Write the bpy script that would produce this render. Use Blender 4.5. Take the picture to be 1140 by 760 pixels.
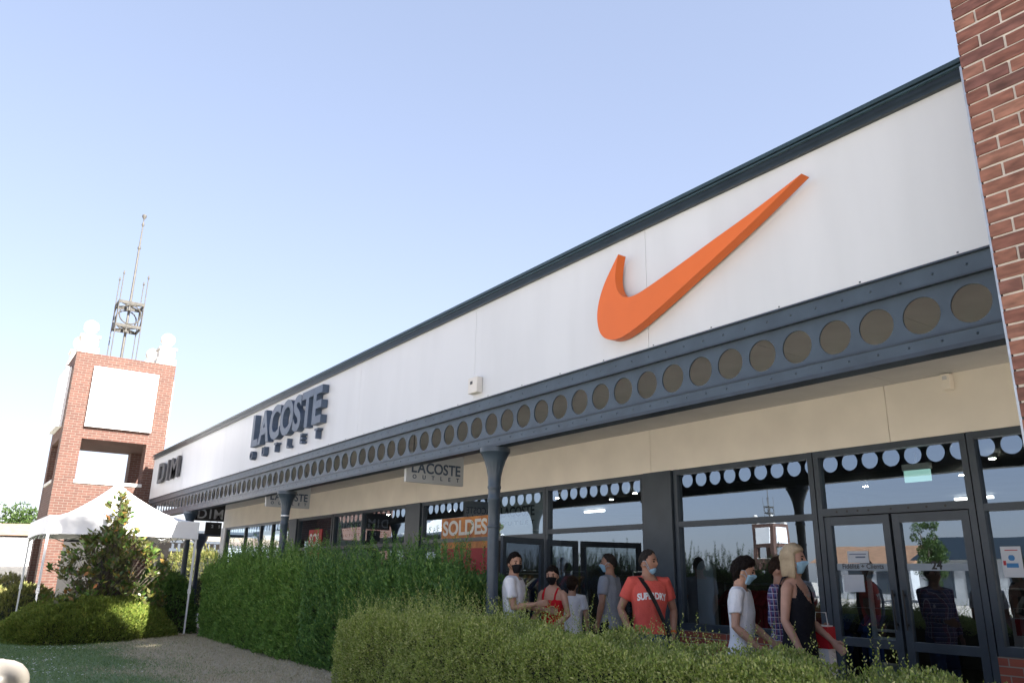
import bpy, bmesh, math, random
import numpy as np
from mathutils import Vector, Matrix, noise
from mathutils.bvhtree import BVHTree
R = math.radians
random.seed(7)
RNG = np.random.default_rng(11)
for o in list(bpy.data.objects):
    bpy.data.objects.remove(o)
SC = bpy.context.scene
COL = SC.collection

# ------------------------------------------------------------------ camera, sky, sun, exposure
CAM_H = 1.45
pitch, roll, yaw = R(16.63), R(0.97), R(35.29)
cam = bpy.data.cameras.new('camera')
camo = bpy.data.objects.new('camera', cam)
COL.objects.link(camo)
fw = Vector((-math.cos(yaw) * math.cos(pitch), math.sin(yaw) * math.cos(pitch), math.sin(pitch)))
rt = Vector((math.sin(yaw), math.cos(yaw), 0))
up = rt.cross(fw)
r2 = rt * math.cos(roll) + up * math.sin(roll)
u2 = -rt * math.sin(roll) + up * math.cos(roll)
m = Matrix.Identity(4)
for i in range(3):
    m[i][0], m[i][1], m[i][2] = r2[i], u2[i], -fw[i]
m[2][3] = CAM_H
camo.matrix_world = m
cam.sensor_width = 36
cam.lens = 873 / 1140 * 36
cam.clip_start = 0.05
cam.clip_end = 3000
SC.camera = camo

SUN = Vector((1.9, 0.34, 1.25)).normalized()          # direction towards the sun
w = bpy.data.worlds.new('World')
SC.world = w
w.use_nodes = True
nt = w.node_tree
bg = nt.nodes['Background']
sky = nt.nodes.new('ShaderNodeTexSky')
sky.sky_type = 'NISHITA'
sky.sun_disc = False
sky.sun_elevation = math.asin(SUN.z)
sky.sun_rotation = math.atan2(SUN.x, SUN.y)
sky.air_density = 1.0
sky.dust_density = 1.0
sky.ozone_density = .4
wb = nt.nodes.new('ShaderNodeVectorMath')
wb.operation = 'MULTIPLY'
wb.inputs[1].default_value = (.855, .862, 1.00)      # camera white balance of the sky light
gm = nt.nodes.new('ShaderNodeGamma')                # hazy summer sky: flatter than the clear-air model
gm.inputs[1].default_value = .47
nt.links.new(sky.outputs[0], gm.inputs[0])
nt.links.new(gm.outputs[0], wb.inputs[0])
nt.links.new(wb.outputs[0], bg.inputs[0])
bg.inputs[1].default_value = 0.12
sl = bpy.data.lights.new('sun', 'SUN')
sl.energy = 5.0
sl.angle = R(0.5)
sl.color = (1, .94, .86)
so = bpy.data.objects.new('sun', sl)
so.rotation_euler = SUN.to_track_quat('Z', 'Y').to_euler()
so.location = (20, 10, 30)
COL.objects.link(so)
SC.view_settings.view_transform = 'Standard'
SC.view_settings.look = 'None'
SC.view_settings.gamma = 1
SC.view_settings.use_curve_mapping = False
SC.view_settings.exposure = 2.3
SC.cycles.max_bounces = 8
SC.cycles.transparent_max_bounces = 16

# ------------------------------------------------------------------ materials
def newmat(name):
    mt = bpy.data.materials.new(name)
    mt.use_nodes = True
    return mt, mt.node_tree, mt.node_tree.nodes['Principled BSDF']

def mat(name, c, rough=.6, var=.12, scale=6, metal=0, bump=0, bscale=40, spec=.5, c2=None, coat=0, detail=6):
    mt, t, b = newmat(name)
    b.inputs['Roughness'].default_value = rough
    b.inputs['Metallic'].default_value = metal
    b.inputs['Specular IOR Level'].default_value = spec
    b.inputs['Coat Weight'].default_value = coat
    tc = t.nodes.new('ShaderNodeTexCoord')
    n = t.nodes.new('ShaderNodeTexNoise')
    n.inputs['Scale'].default_value = scale
    n.inputs['Detail'].default_value = detail
    t.links.new(tc.outputs['Object'], n.inputs['Vector'])
    cr = t.nodes.new('ShaderNodeValToRGB')
    a = [x * (1 - var) for x in c]
    z = list(c2) if c2 else [min(1, x * (1 + var)) for x in c]
    cr.color_ramp.elements[0].position = .3
    cr.color_ramp.elements[1].position = .7
    cr.color_ramp.elements[0].color = (*a, 1)
    cr.color_ramp.elements[1].color = (*z, 1)
    t.links.new(n.outputs[0], cr.inputs[0])
    t.links.new(cr.outputs[0], b.inputs['Base Color'])
    if bump:
        n2 = t.nodes.new('ShaderNodeTexNoise')
        n2.inputs['Scale'].default_value = bscale
        n2.inputs['Detail'].default_value = 5
        t.links.new(tc.outputs['Object'], n2.inputs['Vector'])
        bp = t.nodes.new('ShaderNodeBump')
        bp.inputs['Strength'].default_value = bump
        bp.inputs['Distance'].default_value = .02
        t.links.new(n2.outputs[0], bp.inputs['Height'])
        t.links.new(bp.outputs[0], b.inputs['Normal'])
    return mt

def emit(name, c, s):
    mt, t, b = newmat(name)
    b.inputs['Base Color'].default_value = (*c, 1)
    b.inputs['Emission Color'].default_value = (*c, 1)
    b.inputs['Emission Strength'].default_value = s
    return mt

def leafmat(name, cols, trans=.35, rough=.5, under=None):
    """one colour per leaf (mesh island), thin translucent blade"""
    mt, t, b = newmat(name)
    g = t.nodes.new('ShaderNodeNewGeometry')
    cr = t.nodes.new('ShaderNodeValToRGB')
    cr.color_ramp.interpolation = 'LINEAR'
    els = cr.color_ramp.elements
    while len(els) < len(cols):
        els.new(.5)
    for i, c in enumerate(cols):
        els[i].position = i / (len(cols) - 1)
        els[i].color = (*c, 1)
    t.links.new(g.outputs['Random Per Island'], cr.inputs[0])
    colr = cr.outputs[0]
    if under:
        mx = t.nodes.new('ShaderNodeMix')
        mx.data_type = 'RGBA'
        mx.inputs[7].default_value = (*under, 1)
        t.links.new(g.outputs['Backfacing'], mx.inputs[0])
        t.links.new(colr, mx.inputs[6])
        colr = mx.outputs[2]
    t.links.new(colr, b.inputs['Base Color'])
    b.inputs['Roughness'].default_value = rough
    b.inputs['Specular IOR Level'].default_value = .35
    tr = t.nodes.new('ShaderNodeBsdfTranslucent')
    t.links.new(colr, tr.inputs[0])
    ms = t.nodes.new('ShaderNodeMixShader')
    ms.inputs[0].default_value = trans
    t.links.new(b.outputs[0], ms.inputs[1])
    t.links.new(tr.outputs[0], ms.inputs[2])
    t.links.new(ms.outputs[0], t.nodes['Material Output'].inputs[0])
    return mt

def brickmat(name, ca, cb, mortar, scale=1.0, bump=.5):
    mt, t, b = newmat(name)
    tc = t.nodes.new('ShaderNodeTexCoord')
    sp = t.nodes.new('ShaderNodeSeparateXYZ')
    t.links.new(tc.outputs['Object'], sp.inputs[0])
    ad = t.nodes.new('ShaderNodeMath')
    t.links.new(sp.outputs[0], ad.inputs[0])
    t.links.new(sp.outputs[1], ad.inputs[1])
    cm = t.nodes.new('ShaderNodeCombineXYZ')
    t.links.new(ad.outputs[0], cm.inputs[0])
    t.links.new(sp.outputs[2], cm.inputs[1])
    br = t.nodes.new('ShaderNodeTexBrick')
    br.inputs['Scale'].default_value = 1
    br.inputs['Brick Width'].default_value = .225 * scale
    br.inputs['Row Height'].default_value = .075 * scale
    br.inputs['Mortar Size'].default_value = .006 * scale
    br.inputs['Color1'].default_value = (*ca, 1)
    br.inputs['Color2'].default_value = (*cb, 1)
    br.inputs['Mortar'].default_value = (*mortar, 1)
    t.links.new(cm.outputs[0], br.inputs['Vector'])
    n = t.nodes.new('ShaderNodeTexNoise')
    n.inputs['Scale'].default_value = 9
    n.inputs['Detail'].default_value = 8
    t.links.new(tc.outputs['Object'], n.inputs['Vector'])
    mr = t.nodes.new('ShaderNodeMapRange')
    mr.inputs[3].default_value = .72
    mr.inputs[4].default_value = 1.28
    t.links.new(n.outputs[0], mr.inputs[0])
    mx = t.nodes.new('ShaderNodeVectorMath')
    mx.operation = 'SCALE'
    t.links.new(br.outputs[0], mx.inputs[0])
    t.links.new(mr.outputs[0], mx.inputs['Scale'])
    t.links.new(mx.outputs[0], b.inputs['Base Color'])
    b.inputs['Roughness'].default_value = .85
    bp = t.nodes.new('ShaderNodeBump')
    bp.invert = True
    bp.inputs['Strength'].default_value = bump
    bp.inputs['Distance'].default_value = .008
    t.links.new(br.outputs['Fac'], bp.inputs['Height'])
    t.links.new(bp.outputs[0], b.inputs['Normal'])
    return mt

def glassmat(name, base=.16, tint=(.62, .7, .72)):
    """thin coated shop glazing: clear pane that mirrors more at grazing angles"""
    mt, t, b = newmat(name)
    t.nodes.remove(b)
    tr = t.nodes.new('ShaderNodeBsdfTransparent')
    tr.inputs[0].default_value = (*tint, 1)
    gl = t.nodes.new('ShaderNodeBsdfGlossy')
    gl.inputs['Roughness'].default_value = 0.0
    gl.inputs['Color'].default_value = (.72, .85, 1, 1)
    fr = t.nodes.new('ShaderNodeFresnel')
    fr.inputs['IOR'].default_value = 1.5
    ma = t.nodes.new('ShaderNodeMath')
    ma.operation = 'MULTIPLY_ADD'
    ma.inputs[1].default_value = 1.5
    ma.inputs[2].default_value = base
    ma.use_clamp = True
    t.links.new(fr.outputs[0], ma.inputs[0])
    # slight waviness of real panes
    tc = t.nodes.new('ShaderNodeTexCoord')
    n = t.nodes.new('ShaderNodeTexNoise')
    n.inputs['Scale'].default_value = .9
    t.links.new(tc.outputs['Object'], n.inputs['Vector'])
    bp = t.nodes.new('ShaderNodeBump')
    bp.inputs['Strength'].default_value = .05
    bp.inputs['Distance'].default_value = .02
    t.links.new(n.outputs[0], bp.inputs['Height'])
    t.links.new(bp.outputs[0], gl.inputs['Normal'])
    ms = t.nodes.new('ShaderNodeMixShader')
    t.links.new(ma.outputs[0], ms.inputs[0])
    t.links.new(tr.outputs[0], ms.inputs[1])
    t.links.new(gl.outputs[0], ms.inputs[2])
    t.links.new(ms.outputs[0], t.nodes['Material Output'].inputs[0])
    return mt

def fasciamat():
    """white cladding sheet, faint vertical rain streaks"""
    mt, t, b = newmat('white_cladding')
    tc = t.nodes.new('ShaderNodeTexCoord')
    mp = t.nodes.new('ShaderNodeMapping')
    mp.inputs['Scale'].default_value = (2.2, 1, .35)
    t.links.new(tc.outputs['Object'], mp.inputs[0])
    n = t.nodes.new('ShaderNodeTexNoise')
    n.inputs['Scale'].default_value = 1.2
    n.inputs['Detail'].default_value = 6
    t.links.new(mp.outputs[0], n.inputs['Vector'])
    cr = t.nodes.new('ShaderNodeValToRGB')
    cr.color_ramp.elements[0].position = .25
    cr.color_ramp.elements[1].position = .6
    cr.color_ramp.elements[0].color = (.535, .552, .575, 1)
    cr.color_ramp.elements[1].color = (.575, .592, .618, 1)
    t.links.new(n.outputs[0], cr.inputs[0])
    t.links.new(cr.outputs[0], b.inputs['Base Color'])
    b.inputs['Roughness'].default_value = .42
    b.inputs['Specular IOR Level'].default_value = .35
    return mt

M = {}
M['fascia'] = fasciamat()
M['steel'] = mat('blue_grey_painted_steel', (.040, .060, .083), .42, .18, 5, bump=.06, bscale=30)
M['steel_dark'] = mat('dark_blue_steel', (.022, .034, .052), .45, .2, 8)
M['frame'] = mat('slate_window_frame', (.040, .056, .075), .38, .15, 4)
M['flash'] = mat('dark_teal_flashing', (.015, .024, .030), .35, .25, 6)
M['flash_edge'] = mat('teal_flashing_edge', (.020, .042, .052), .35, .2, 6)
M['soffit'] = mat('grey_soffit_board', (.60, .59, .575), .8, .06, 3)
M['wall'] = mat('cream_wall_board', (.86, .80, .70), .75, .05, 2)
M['glass'] = glassmat('shop_glass', .22)
M['brick'] = brickmat('tower_brick', (.106, .046, .033), (.080, .034, .025), (.145, .125, .105))
M['darkbrick'] = brickmat('plinth_brick', (.30, .085, .055), (.22, .06, .045), (.28, .24, .21))
M['nearbrick'] = leafmat('hand_laid_brick', [(.10, .048, .040), (.155, .066, .050), (.195, .088, .062), (.125, .056, .048), (.235, .115, .080)], 0, .85)
M['mortar'] = mat('pale_mortar', (.50, .46, .42), .95, .15, 20, bump=.3)
M['stone'] = mat('white_stone', (.60, .58, .55), .7, .06, 3)
M['panel'] = mat('white_sign_board', (.78, .79, .80), .5, .03, 2)
M['white'] = mat('white_paint', (.78, .78, .77), .5, .05, 4)
M['mast'] = mat('weathered_mast_paint', (.075, .072, .066), .6, .2, 8)
M['galv'] = mat('galvanised_metal', (.45, .47, .50), .35, .2, 15, metal=.7)
M['orange'] = mat('orange_paint', (.62, .120, .010), .45, .04, 3)
M['navy'] = mat('navy_letter', (.055, .082, .13), .45, .12, 5)
M['black'] = mat('black_paint', (.012, .012, .013), .45, .2, 5)
M['darkgrey'] = mat('dark_grey', (.05, .05, .055), .5, .2, 5)
M['lgrey'] = mat('light_grey_board', (.46, .48, .50), .5, .05, 4)
M['tent'] = mat('white_tent_cloth', (.82, .82, .82), .75, .03, 3, bump=.15, bscale=5)
M['floor'] = mat('pavement', (.62, .57, .50), .85, .15, 5, bump=.2)
M['paving'] = mat('pale_paving', (.58, .53, .46), .9, .12, 2, bump=.2)
M['asphalt'] = mat('asphalt', (.075, .073, .07), .9, .25, 3, bump=.3)
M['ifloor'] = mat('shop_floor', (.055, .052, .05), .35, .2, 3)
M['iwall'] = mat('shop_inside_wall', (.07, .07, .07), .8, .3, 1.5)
M['bollard'] = mat('beige_bollard', (.24, .22, .19), .35, .08, 6)
M['bark'] = mat('bark', (.085, .07, .055), .9, .3, 20, bump=.5)
M['dark_core'] = mat('dark_filler', (.022, .026, .014), .95, .3, 14, bump=.5)  # dark colour of the solid cores inside hedges and shrubs

# ------------------------------------------------------------------ mesh builder
ORG = {}
class MB:
    def __init__(s):
        s.v, s.f, s.n = [], [], 0
    def add(s, v, f):
        s.v.extend([tuple(p) for p in v])
        s.f.extend([tuple(i + s.n for i in q) for q in f])
        s.n += len(v)
    def box(s, x0, x1, y0, y1, z0, z1):
        v = [(x, y, z) for z in (z0, z1) for y in (y0, y1) for x in (x0, x1)]
        s.add(v, [(0, 2, 3, 1), (4, 5, 7, 6), (0, 1, 5, 4), (2, 6, 7, 3), (0, 4, 6, 2), (1, 3, 7, 5)])
        return s
    def bevbox(s, x0, x1, y0, y1, z0, z1, b=.01):
        bm = bmesh.new()
        bmesh.ops.create_cube(bm, size=1)
        for q in bm.verts:
            q.co = Vector((x0 + (q.co.x + .5) * (x1 - x0), y0 + (q.co.y + .5) * (y1 - y0), z0 + (q.co.z + .5) * (z1 - z0)))
        bmesh.ops.bevel(bm, geom=bm.edges[:], offset=b, segments=2, affect='EDGES', profile=.5)
        s.bm(bm)
        return s
    def bm(s, bm):
        bm.verts.index_update()
        s.add([q.co[:] for q in bm.verts], [[q.index for q in f.verts] for f in bm.faces])
        bm.free()
    def loft(s, rings, cap=True, closed=True):
        n = len(rings[0])
        v = [p for r in rings for p in r]
        f = []
        for i in range(len(rings) - 1):
            for j in range(n if closed else n - 1):
                k = (j + 1) % n
                f.append((i * n + j, i * n + k, (i + 1) * n + k, (i + 1) * n + j))
        if cap:
            f.append(tuple(reversed(range(n))))
            f.append(tuple(range((len(rings) - 1) * n, len(rings) * n)))
        s.add(v, f)
        return s
    def tube(s, pts, r, n=10, cap=True, flat=None):
        pts = [Vector(p) for p in pts]
        rs = r if isinstance(r, (list, tuple)) else [r] * len(pts)
        rings = []
        ref = None
        for i, p in enumerate(pts):
            t = (pts[min(i + 1, len(pts) - 1)] - pts[max(i - 1, 0)]).normalized()
            if ref is None:
                ref = Vector((0, 0, 1)) if abs(t.z) < .9 else Vector((1, 0, 0))
                if flat is not None:
                    ref = Vector(flat)
            a = (ref - t * ref.dot(t)).normalized()
            b = t.cross(a)
            ref = a
            q = rs[i]
            ra, rb = q if isinstance(q, (tuple, list)) else (q, q)
            rings.append([p + a * (ra * math.cos(2 * math.pi * j / n)) + b * (rb * math.sin(2 * math.pi * j / n)) for j in range(n)])
        return s.loft(rings, cap)
    def lathe(s, prof, c=(0, 0), n=24, cap=True):
        rings = [[(c[0] + r * math.cos(2 * math.pi * j / n), c[1] + r * math.sin(2 * math.pi * j / n), z) for j in range(n)] for r, z in prof]
        return s.loft(rings, cap)
    def ball(s, c, r, n=16, mm=10, sc=(1, 1, 1)):
        rings = []
        for i in range(1, mm):
            ph = math.pi * i / mm - math.pi / 2
            rings.append([(c[0] + sc[0] * r * math.cos(ph) * math.cos(2 * math.pi * j / n), c[1] + sc[1] * r * math.cos(ph) * math.sin(2 * math.pi * j / n), c[2] + sc[2] * r * math.sin(ph)) for j in range(n)])
        return s.loft(rings)
    def prism_y(s, poly, y0, y1):
        """outline (x,z) extruded between two y"""
        n = len(poly)
        bm = bmesh.new()
        a = [bm.verts.new((x, y0, z)) for x, z in poly]
        f = bm.faces.new(a)
        bmesh.ops.recalc_face_normals(bm, faces=[f])
        r = bmesh.ops.extrude_face_region(bm, geom=[f])
        for q in r['geom']:
            if isinstance(q, bmesh.types.BMVert):
                q.co.y = y1
        bmesh.ops.recalc_face_normals(bm, faces=bm.faces[:])
        s.bm(bm)
        return s
    def build(s, name, m, parent=None, smooth=False, loc=None):
        org = Vector(loc) if loc is not None else (ORG[parent.name] if parent else Vector((0, 0, 0)))
        if parent:
            org = ORG[parent.name]
        me = bpy.data.meshes.new(name)
        V = np.array(s.v, dtype=float) - np.array(org)
        me.from_pydata(V.tolist(), [], s.f)
        me.materials.append(m)
        if smooth:
            me.polygons.foreach_set('use_smooth', [True] * len(me.polygons))
            if smooth != 'all':
                try:
                    me.set_sharp_from_angle(angle=R(40))
                except Exception:
                    pass
        me.update()
        o = bpy.data.objects.new(name, me)
        COL.objects.link(o)
        ORG[o.name] = org
        if parent:
            o.parent = parent
        else:
            o.location = org
        return o

def tag(o, label=None, cat=None, group=None, kind=None):
    if label: o['label'] = label
    if cat: o['category'] = cat
    if group: o['group'] = group
    if kind: o['kind'] = kind
    return o
def thing(name, loc, label, cat, group=None):
    o = bpy.data.objects.new(name, None)
    o.empty_display_size = .2
    o.location = loc
    COL.objects.link(o)
    ORG[o.name] = Vector(loc)
    return tag(o, label, cat, group)
def copy_tree(o, parent=None):
    c = o.copy()
    COL.objects.link(c)
    ORG[c.name] = ORG[o.name]
    if parent:
        c.parent = parent
    for ch in list(o.children):
        copy_tree(ch, c)
    return c
def meshobj(name, V, F, m, parent=None, smooth=False):
    q = MB()
    q.v = V; q.f = F; q.n = len(V)
    return q.build(name, m, parent, smooth)

DG = bpy.context.evaluated_depsgraph_get
def textmesh(body, size, extrude=0, bold=0, spacing=1, align='LEFT', shear=0):
    """returns verts (x right, y up, z out), faces"""
    cu = bpy.data.curves.new('t', 'FONT')
    cu.body = body
    cu.size = size
    cu.extrude = extrude
    cu.offset = bold
    cu.space_character = spacing
    cu.align_x = align
    cu.resolution_u = 5
    cu.shear = shear
    o = bpy.data.objects.new('t', cu)
    COL.objects.link(o)
    bpy.context.view_layer.update()
    me = bpy.data.meshes.new_from_object(o.evaluated_get(DG()))
    V = np.array([v.co[:] for v in me.vertices]) if len(me.vertices) else np.zeros((0, 3))
    F = [tuple(p.vertices) for p in me.polygons]
    bpy.data.objects.remove(o)
    bpy.data.meshes.remove(me)
    return V, F
def place_text(V, F, org, xdir, ydir, mb=None):
    x, y = Vector(xdir), Vector(ydir)
    z = x.cross(y)
    mb = mb or MB()
    mb.add([Vector(org) + x * p[0] + y * p[1] + z * p[2] for p in V], F)
    return mb

K = 8 / 13.0
def S(a): return a * K
def Z(z): return CAM_H + (z - 1.18) * K

W = 8.0          # shop front
D = S(8.2)       # fascia and beam line
XE = S(-42.2)    # far end of the arcade
XW = S(-45.8)    # the shop wall runs on past the fascia, behind the tower
XR = 3.0
LAWN = .10

# ------------------------------------------------------------------ ground
def plane(name, x0, x1, y0, y1, z, m, nx=1, ny=1, zf=None):
    V, F = [], []
    for j in range(ny + 1):
        for i in range(nx + 1):
            x = x0 + (x1 - x0) * i / nx; y = y0 + (y1 - y0) * j / ny
            V.append((x, y, z if zf is None else zf(x, y)))
    for j in range(ny):
        for i in range(nx):
            a = j * (nx + 1) + i
            F.append((a, a + 1, a + nx + 2, a + nx + 1))
    return tag(meshobj(name, V, F, m), kind='structure')
plane('ground', -700, 700, -700, 700, -.12, M['paving'])
def lawnmat():
    mt, t, b = newmat('lawn_soil')
    tc = t.nodes.new('ShaderNodeTexCoord')
    n = t.nodes.new('ShaderNodeTexNoise'); n.inputs['Scale'].default_value = .55; n.inputs['Detail'].default_value = 7
    n2 = t.nodes.new('ShaderNodeTexNoise'); n2.inputs['Scale'].default_value = 14; n2.inputs['Detail'].default_value = 8
    sp = t.nodes.new('ShaderNodeSeparateXYZ')
    t.links.new(tc.outputs['Object'], n.inputs['Vector'])
    t.links.new(tc.outputs['Object'], n2.inputs['Vector'])
    t.links.new(tc.outputs['Object'], sp.inputs[0])
    # greener towards the open side, dry beside the hedge (worn strip)
    mr = t.nodes.new('ShaderNodeMapRange'); mr.inputs[1].default_value = 2.0; mr.inputs[2].default_value = 3.9; mr.inputs[3].default_value = -.42; mr.inputs[4].default_value = .42
    t.links.new(sp.outputs[1], mr.inputs[0])
    ad = t.nodes.new('ShaderNodeMath'); t.links.new(n.outputs[0], ad.inputs[0]); t.links.new(mr.outputs[0], ad.inputs[1])
    cr = t.nodes.new('ShaderNodeValToRGB')
    cr.color_ramp.elements[0].position = .35; cr.color_ramp.elements[0].color = (.12, .18, .075, 1)
    cr.color_ramp.elements[1].position = .62; cr.color_ramp.elements[1].color = (.36, .31, .22, 1)
    t.links.new(ad.outputs[0], cr.inputs[0])
    mr2 = t.nodes.new('ShaderNodeMapRange'); mr2.inputs[3].default_value = .6; mr2.inputs[4].default_value = 1.4
    t.links.new(n2.outputs[0], mr2.inputs[0])
    vm = t.nodes.new('ShaderNodeVectorMath'); vm.operation = 'SCALE'
    t.links.new(cr.outputs[0], vm.inputs[0]); t.links.new(mr2.outputs[0], vm.inputs['Scale'])
    t.links.new(vm.outputs[0], b.inputs['Base Color'])
    b.inputs['Roughness'].default_value = .95
    bp = t.nodes.new('ShaderNodeBump'); bp.inputs['Strength'].default_value = .8; bp.inputs['Distance'].default_value = .03
    t.links.new(n2.outputs[0], bp.inputs['Height']); t.links.new(bp.outputs[0], b.inputs['Normal'])
    return mt
def lawn_z(x, y):
    return LAWN + .025 * math.sin(x * .9 + y) + .02 * math.sin(y * 1.7 - x * .4)
plane('lawn', -48, -.5, -.5, 5.6, LAWN, lawnmat(), 96, 30, lawn_z)
q = MB(); q.box(-60, 12, 5.62, 8.06, -.2, 0.0); q.box(-60, 12, 5.60, 5.62, -.2, .12)
tag(q.build('pavement', M['floor']), kind='structure')

# ------------------------------------------------------------------ arcade building
B = thing('shopping_arcade', (-12, W, 0), 'long single storey shop row with white fascia, blue pierced beam and glazed shop fronts', 'building')
ZR, ZT = Z(6.55), Z(4.48)         # fascia top and bottom
# fascia panels with seams
seams = [XR, S(-8.03), S(-12.86), S(-18.3), S(-24), S(-30), S(-36), XE]
for a, b_ in zip(seams[:-1], seams[1:]):
    MB().bevbox(b_ + .002, a - .002, D, D + .08, ZT + .004, ZR - .02, .003).build('fascia_panel', M['fascia'], B)
q = MB(); q.box(XE - .01, XR, D - .04, D + .12, ZR - .085, ZR - .03); q.box(XE - .01, XR, D - .02, D + .3, ZR - .03, ZR + .025)
q.build('gutter_flashing', M['flash'], B)
q = MB(); q.box(XE - .02, XR, D - .06, D + .02, ZR + .027, ZR + .06)
q.tube([(XE, D - .085, ZR - .02), (XR, D - .085, ZR - .02)], .012, 6)
q.build('flashing_edge', M['flash_edge'], B)
q = MB(); q.box(XE - .01, XR, D + .31, 20, ZR - .02, ZR + .05); q.box(XW, XE - .02, 5.6, 20, Z(4.44) + .035, Z(4.44) + .12); q.box(XE, XE + .1, D + .12, 20, ZT + .02, ZR - .021)
q.build('roof', M['flash'], B)
# pierced beam
zb0 = Z(3.49); za = Z(3.70); zc = Z(4.245); PIT = S(.52); HR = S(.207); zc0 = Z(3.958)
q = MB()
X0 = S(-3.49) + PIT * 9
cells = []
x = X0
while x - PIT / 2 > XE:
    cells.append(x); x -= PIT
NS = 32
def pierced(q, cells, axis, c0, th, zlo, zhi, pit):
    def P(u, d, z):
        return (u, c0 + d, z) if axis == 'x' else (c0 + d, u, z)
    for cx in cells:
        out, cir = [], []
        for k in range(NS):
            a = 2 * math.pi * (k + .5) / NS
            ca, sa = math.cos(a), math.sin(a)
            cir.append((cx + HR * ca, zc0 + HR * sa))
            hw = pit / 2
            hz = (zhi - zc0) if sa > 0 else (zc0 - zlo)
            tt = min(hw / abs(ca) if abs(ca) > 1e-6 else 9, hz / abs(sa) if abs(sa) > 1e-6 else 9)
            out.append([cx + tt * ca, zc0 + tt * sa])
        # push nearest samples onto the corners
        for sx in (-1, 1):
            for zz in (zlo, zhi):
                kx = min(range(NS), key=lambda k: (out[k][0] - (cx + sx * pit / 2)) ** 2 + (out[k][1] - zz) ** 2)
                out[kx] = [cx + sx * pit / 2, zz]
        v = [P(a, 0, b) for a, b in out] + [P(a, 0, b) for a, b in cir] + [P(a, th, b) for a, b in cir] + [P(a, th, b) for a, b in out]
        f = []
        for k in range(NS):
            j = (k + 1) % NS
            f += [(k, j, NS + j, NS + k), (NS + k, NS + j, 2 * NS + j, 2 * NS + k), (2 * NS + k, 2 * NS + j, 3 * NS + j, 3 * NS + k)]
        q.add(v, f)
pierced(q, cells, 'x', D + .045, .014, za, zc, PIT)
# angles above and below, with lips
q.box(XE, XR, D + .012, D + .03, zc + .012, ZT - .012)
q.box(XE, XR, D + .012, D + .03, zb0 + .03, za - .014)
x = XR - .1
while x > XE:
    for zz in ((zc + ZT) / 2, (zb0 + za) / 2 + .012):
        q.lathe([(.0125, 0), (.0115, .004), (.006, .009)], n=7) if False else q.add([(x + .011 * math.cos(t), D + .012, zz + .011 * math.sin(t)) for t in np.linspace(0, 2 * math.pi, 7)[:-1]] + [(x, D + .002, zz)], [(k, (k + 1) % 6, 6) for k in range(6)])
    x -= S(.355)
q.build('pierced_beam', M['steel'], B)
q = MB()
q.box(XE, XR, D - .012, D + .07, ZT - .012, ZT + .001)
q.box(XE, XR, D + .0, D + .07, zc, zc + .012)  # shadow line under the upper angle, put in as dark steel
q.box(XE, XR, D + .004, D + .07, za - .014, za)
q.box(XE, XR, D - .012, D + .14, zb0, zb0 + .03)
x = XR - .4
while x > XE:
    q.box(x - .006, x + .006, D - .005, D - .001, ZT + .012, ZT + .022); x -= .68
q.build('beam_flange', M['steel_dark'], B)
# soffit and walls
ZS = Z(4.44)
q = MB()
x = XR
while x > XW + .2:
    q.box(max(x - 1.196, XW + .12), x, D + .09, W - .002, ZS, ZS + .03); x -= 1.2
q.build('soffit', M['soffit'], B)
ZW = Z(3.465)
ws = [XR, S(-7.07), S(-12.72), S(-18.6), S(-23.6), S(-29.5), S(-36), XW]
for a, b_ in zip(ws[:-1], ws[1:]):
    MB().bevbox(b_ + .003, a - .003, W - .05, W + .1, ZW, ZS + .03, .003).build('wall_panel', M['wall'], B)
# columns
def column(x, y, par):
    q = MB()
    r = .064
    prof = [(.11, 0), (.11, .12), (.085, .16), (.085, .30), (r + .004, .33), (r, .36), (r, 1.2), (r + .008, 1.205), (r + .008, 1.225), (r, 1.23),
            (r, Z(2.02)), (r + .01, Z(2.03)), (r + .01, Z(2.06)), (r, Z(2.07)), (r + .003, Z(2.5)), (r + .012, Z(2.52)), (r + .012, Z(2.56)), (r + .005, Z(2.58)), (r + .006, Z(2.72)),
            (r + .014, Z(2.74)), (r + .014, Z(2.77)), (r + .008, Z(2.8)), (r + .014, Z(2.95)), (r + .032, Z(3.1)), (r + .062, Z(3.25)), (r + .1, Z(3.38)), (r + .112, Z(3.40)), (r + .112, zb0 - .002)]
    n = 32
    rings = []
    for rr, z in prof:
        fl = .006 if z > Z(2.8) and z < Z(3.39) else 0
        rings.append([(x + (rr - fl * (j % 2)) * math.cos(2 * math.pi * j / n), y + (rr - fl * (j % 2)) * math.sin(2 * math.pi * j / n), z) for j in range(n)])
    q.loft(rings)
    return q.build('column', M['steel'], par, smooth=True)
for xc in (-1.26, -12.26, -23.27, -34.3):
    c = column(S(xc), D + .08, B)
q = MB(); q.lathe([(.075, Z(2.76)), (.079, Z(2.765)), (.079, Z(2.79)), (.075, Z(2.80))], (S(-23.27), D + .08)); q.build('pipe_clip', M['white'], B)
# pilasters, plinths
def pil(x0, x1, name='pilaster', m='frame'):
    MB().bevbox(x0, x1, W - .09, W + .1, 0, ZW - .002, .006).build(name, M[m], B)
pil(S(-12.92), S(-12.08)); pil(S(-24.25), S(-23.27)); pil(S(-35.3), S(-34.4)); pil(XW, XW + .45, m='white')
for (a_, b2, z_) in ((S(-12.06), S(-8.66), Z(.17)), (S(-5.9), XR, Z(.17)), (S(-16.6), S(-12.94), .22), (S(-23.25), S(-19.1), Z(.1)), (S(-34.3), S(-30.6), .3), (XW + .45, S(-35.4), .3)):
    MB().box(a_, b2, W - .045, W + .1, 0, z_).build('brick_plinth', M['darkbrick'], B)
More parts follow.
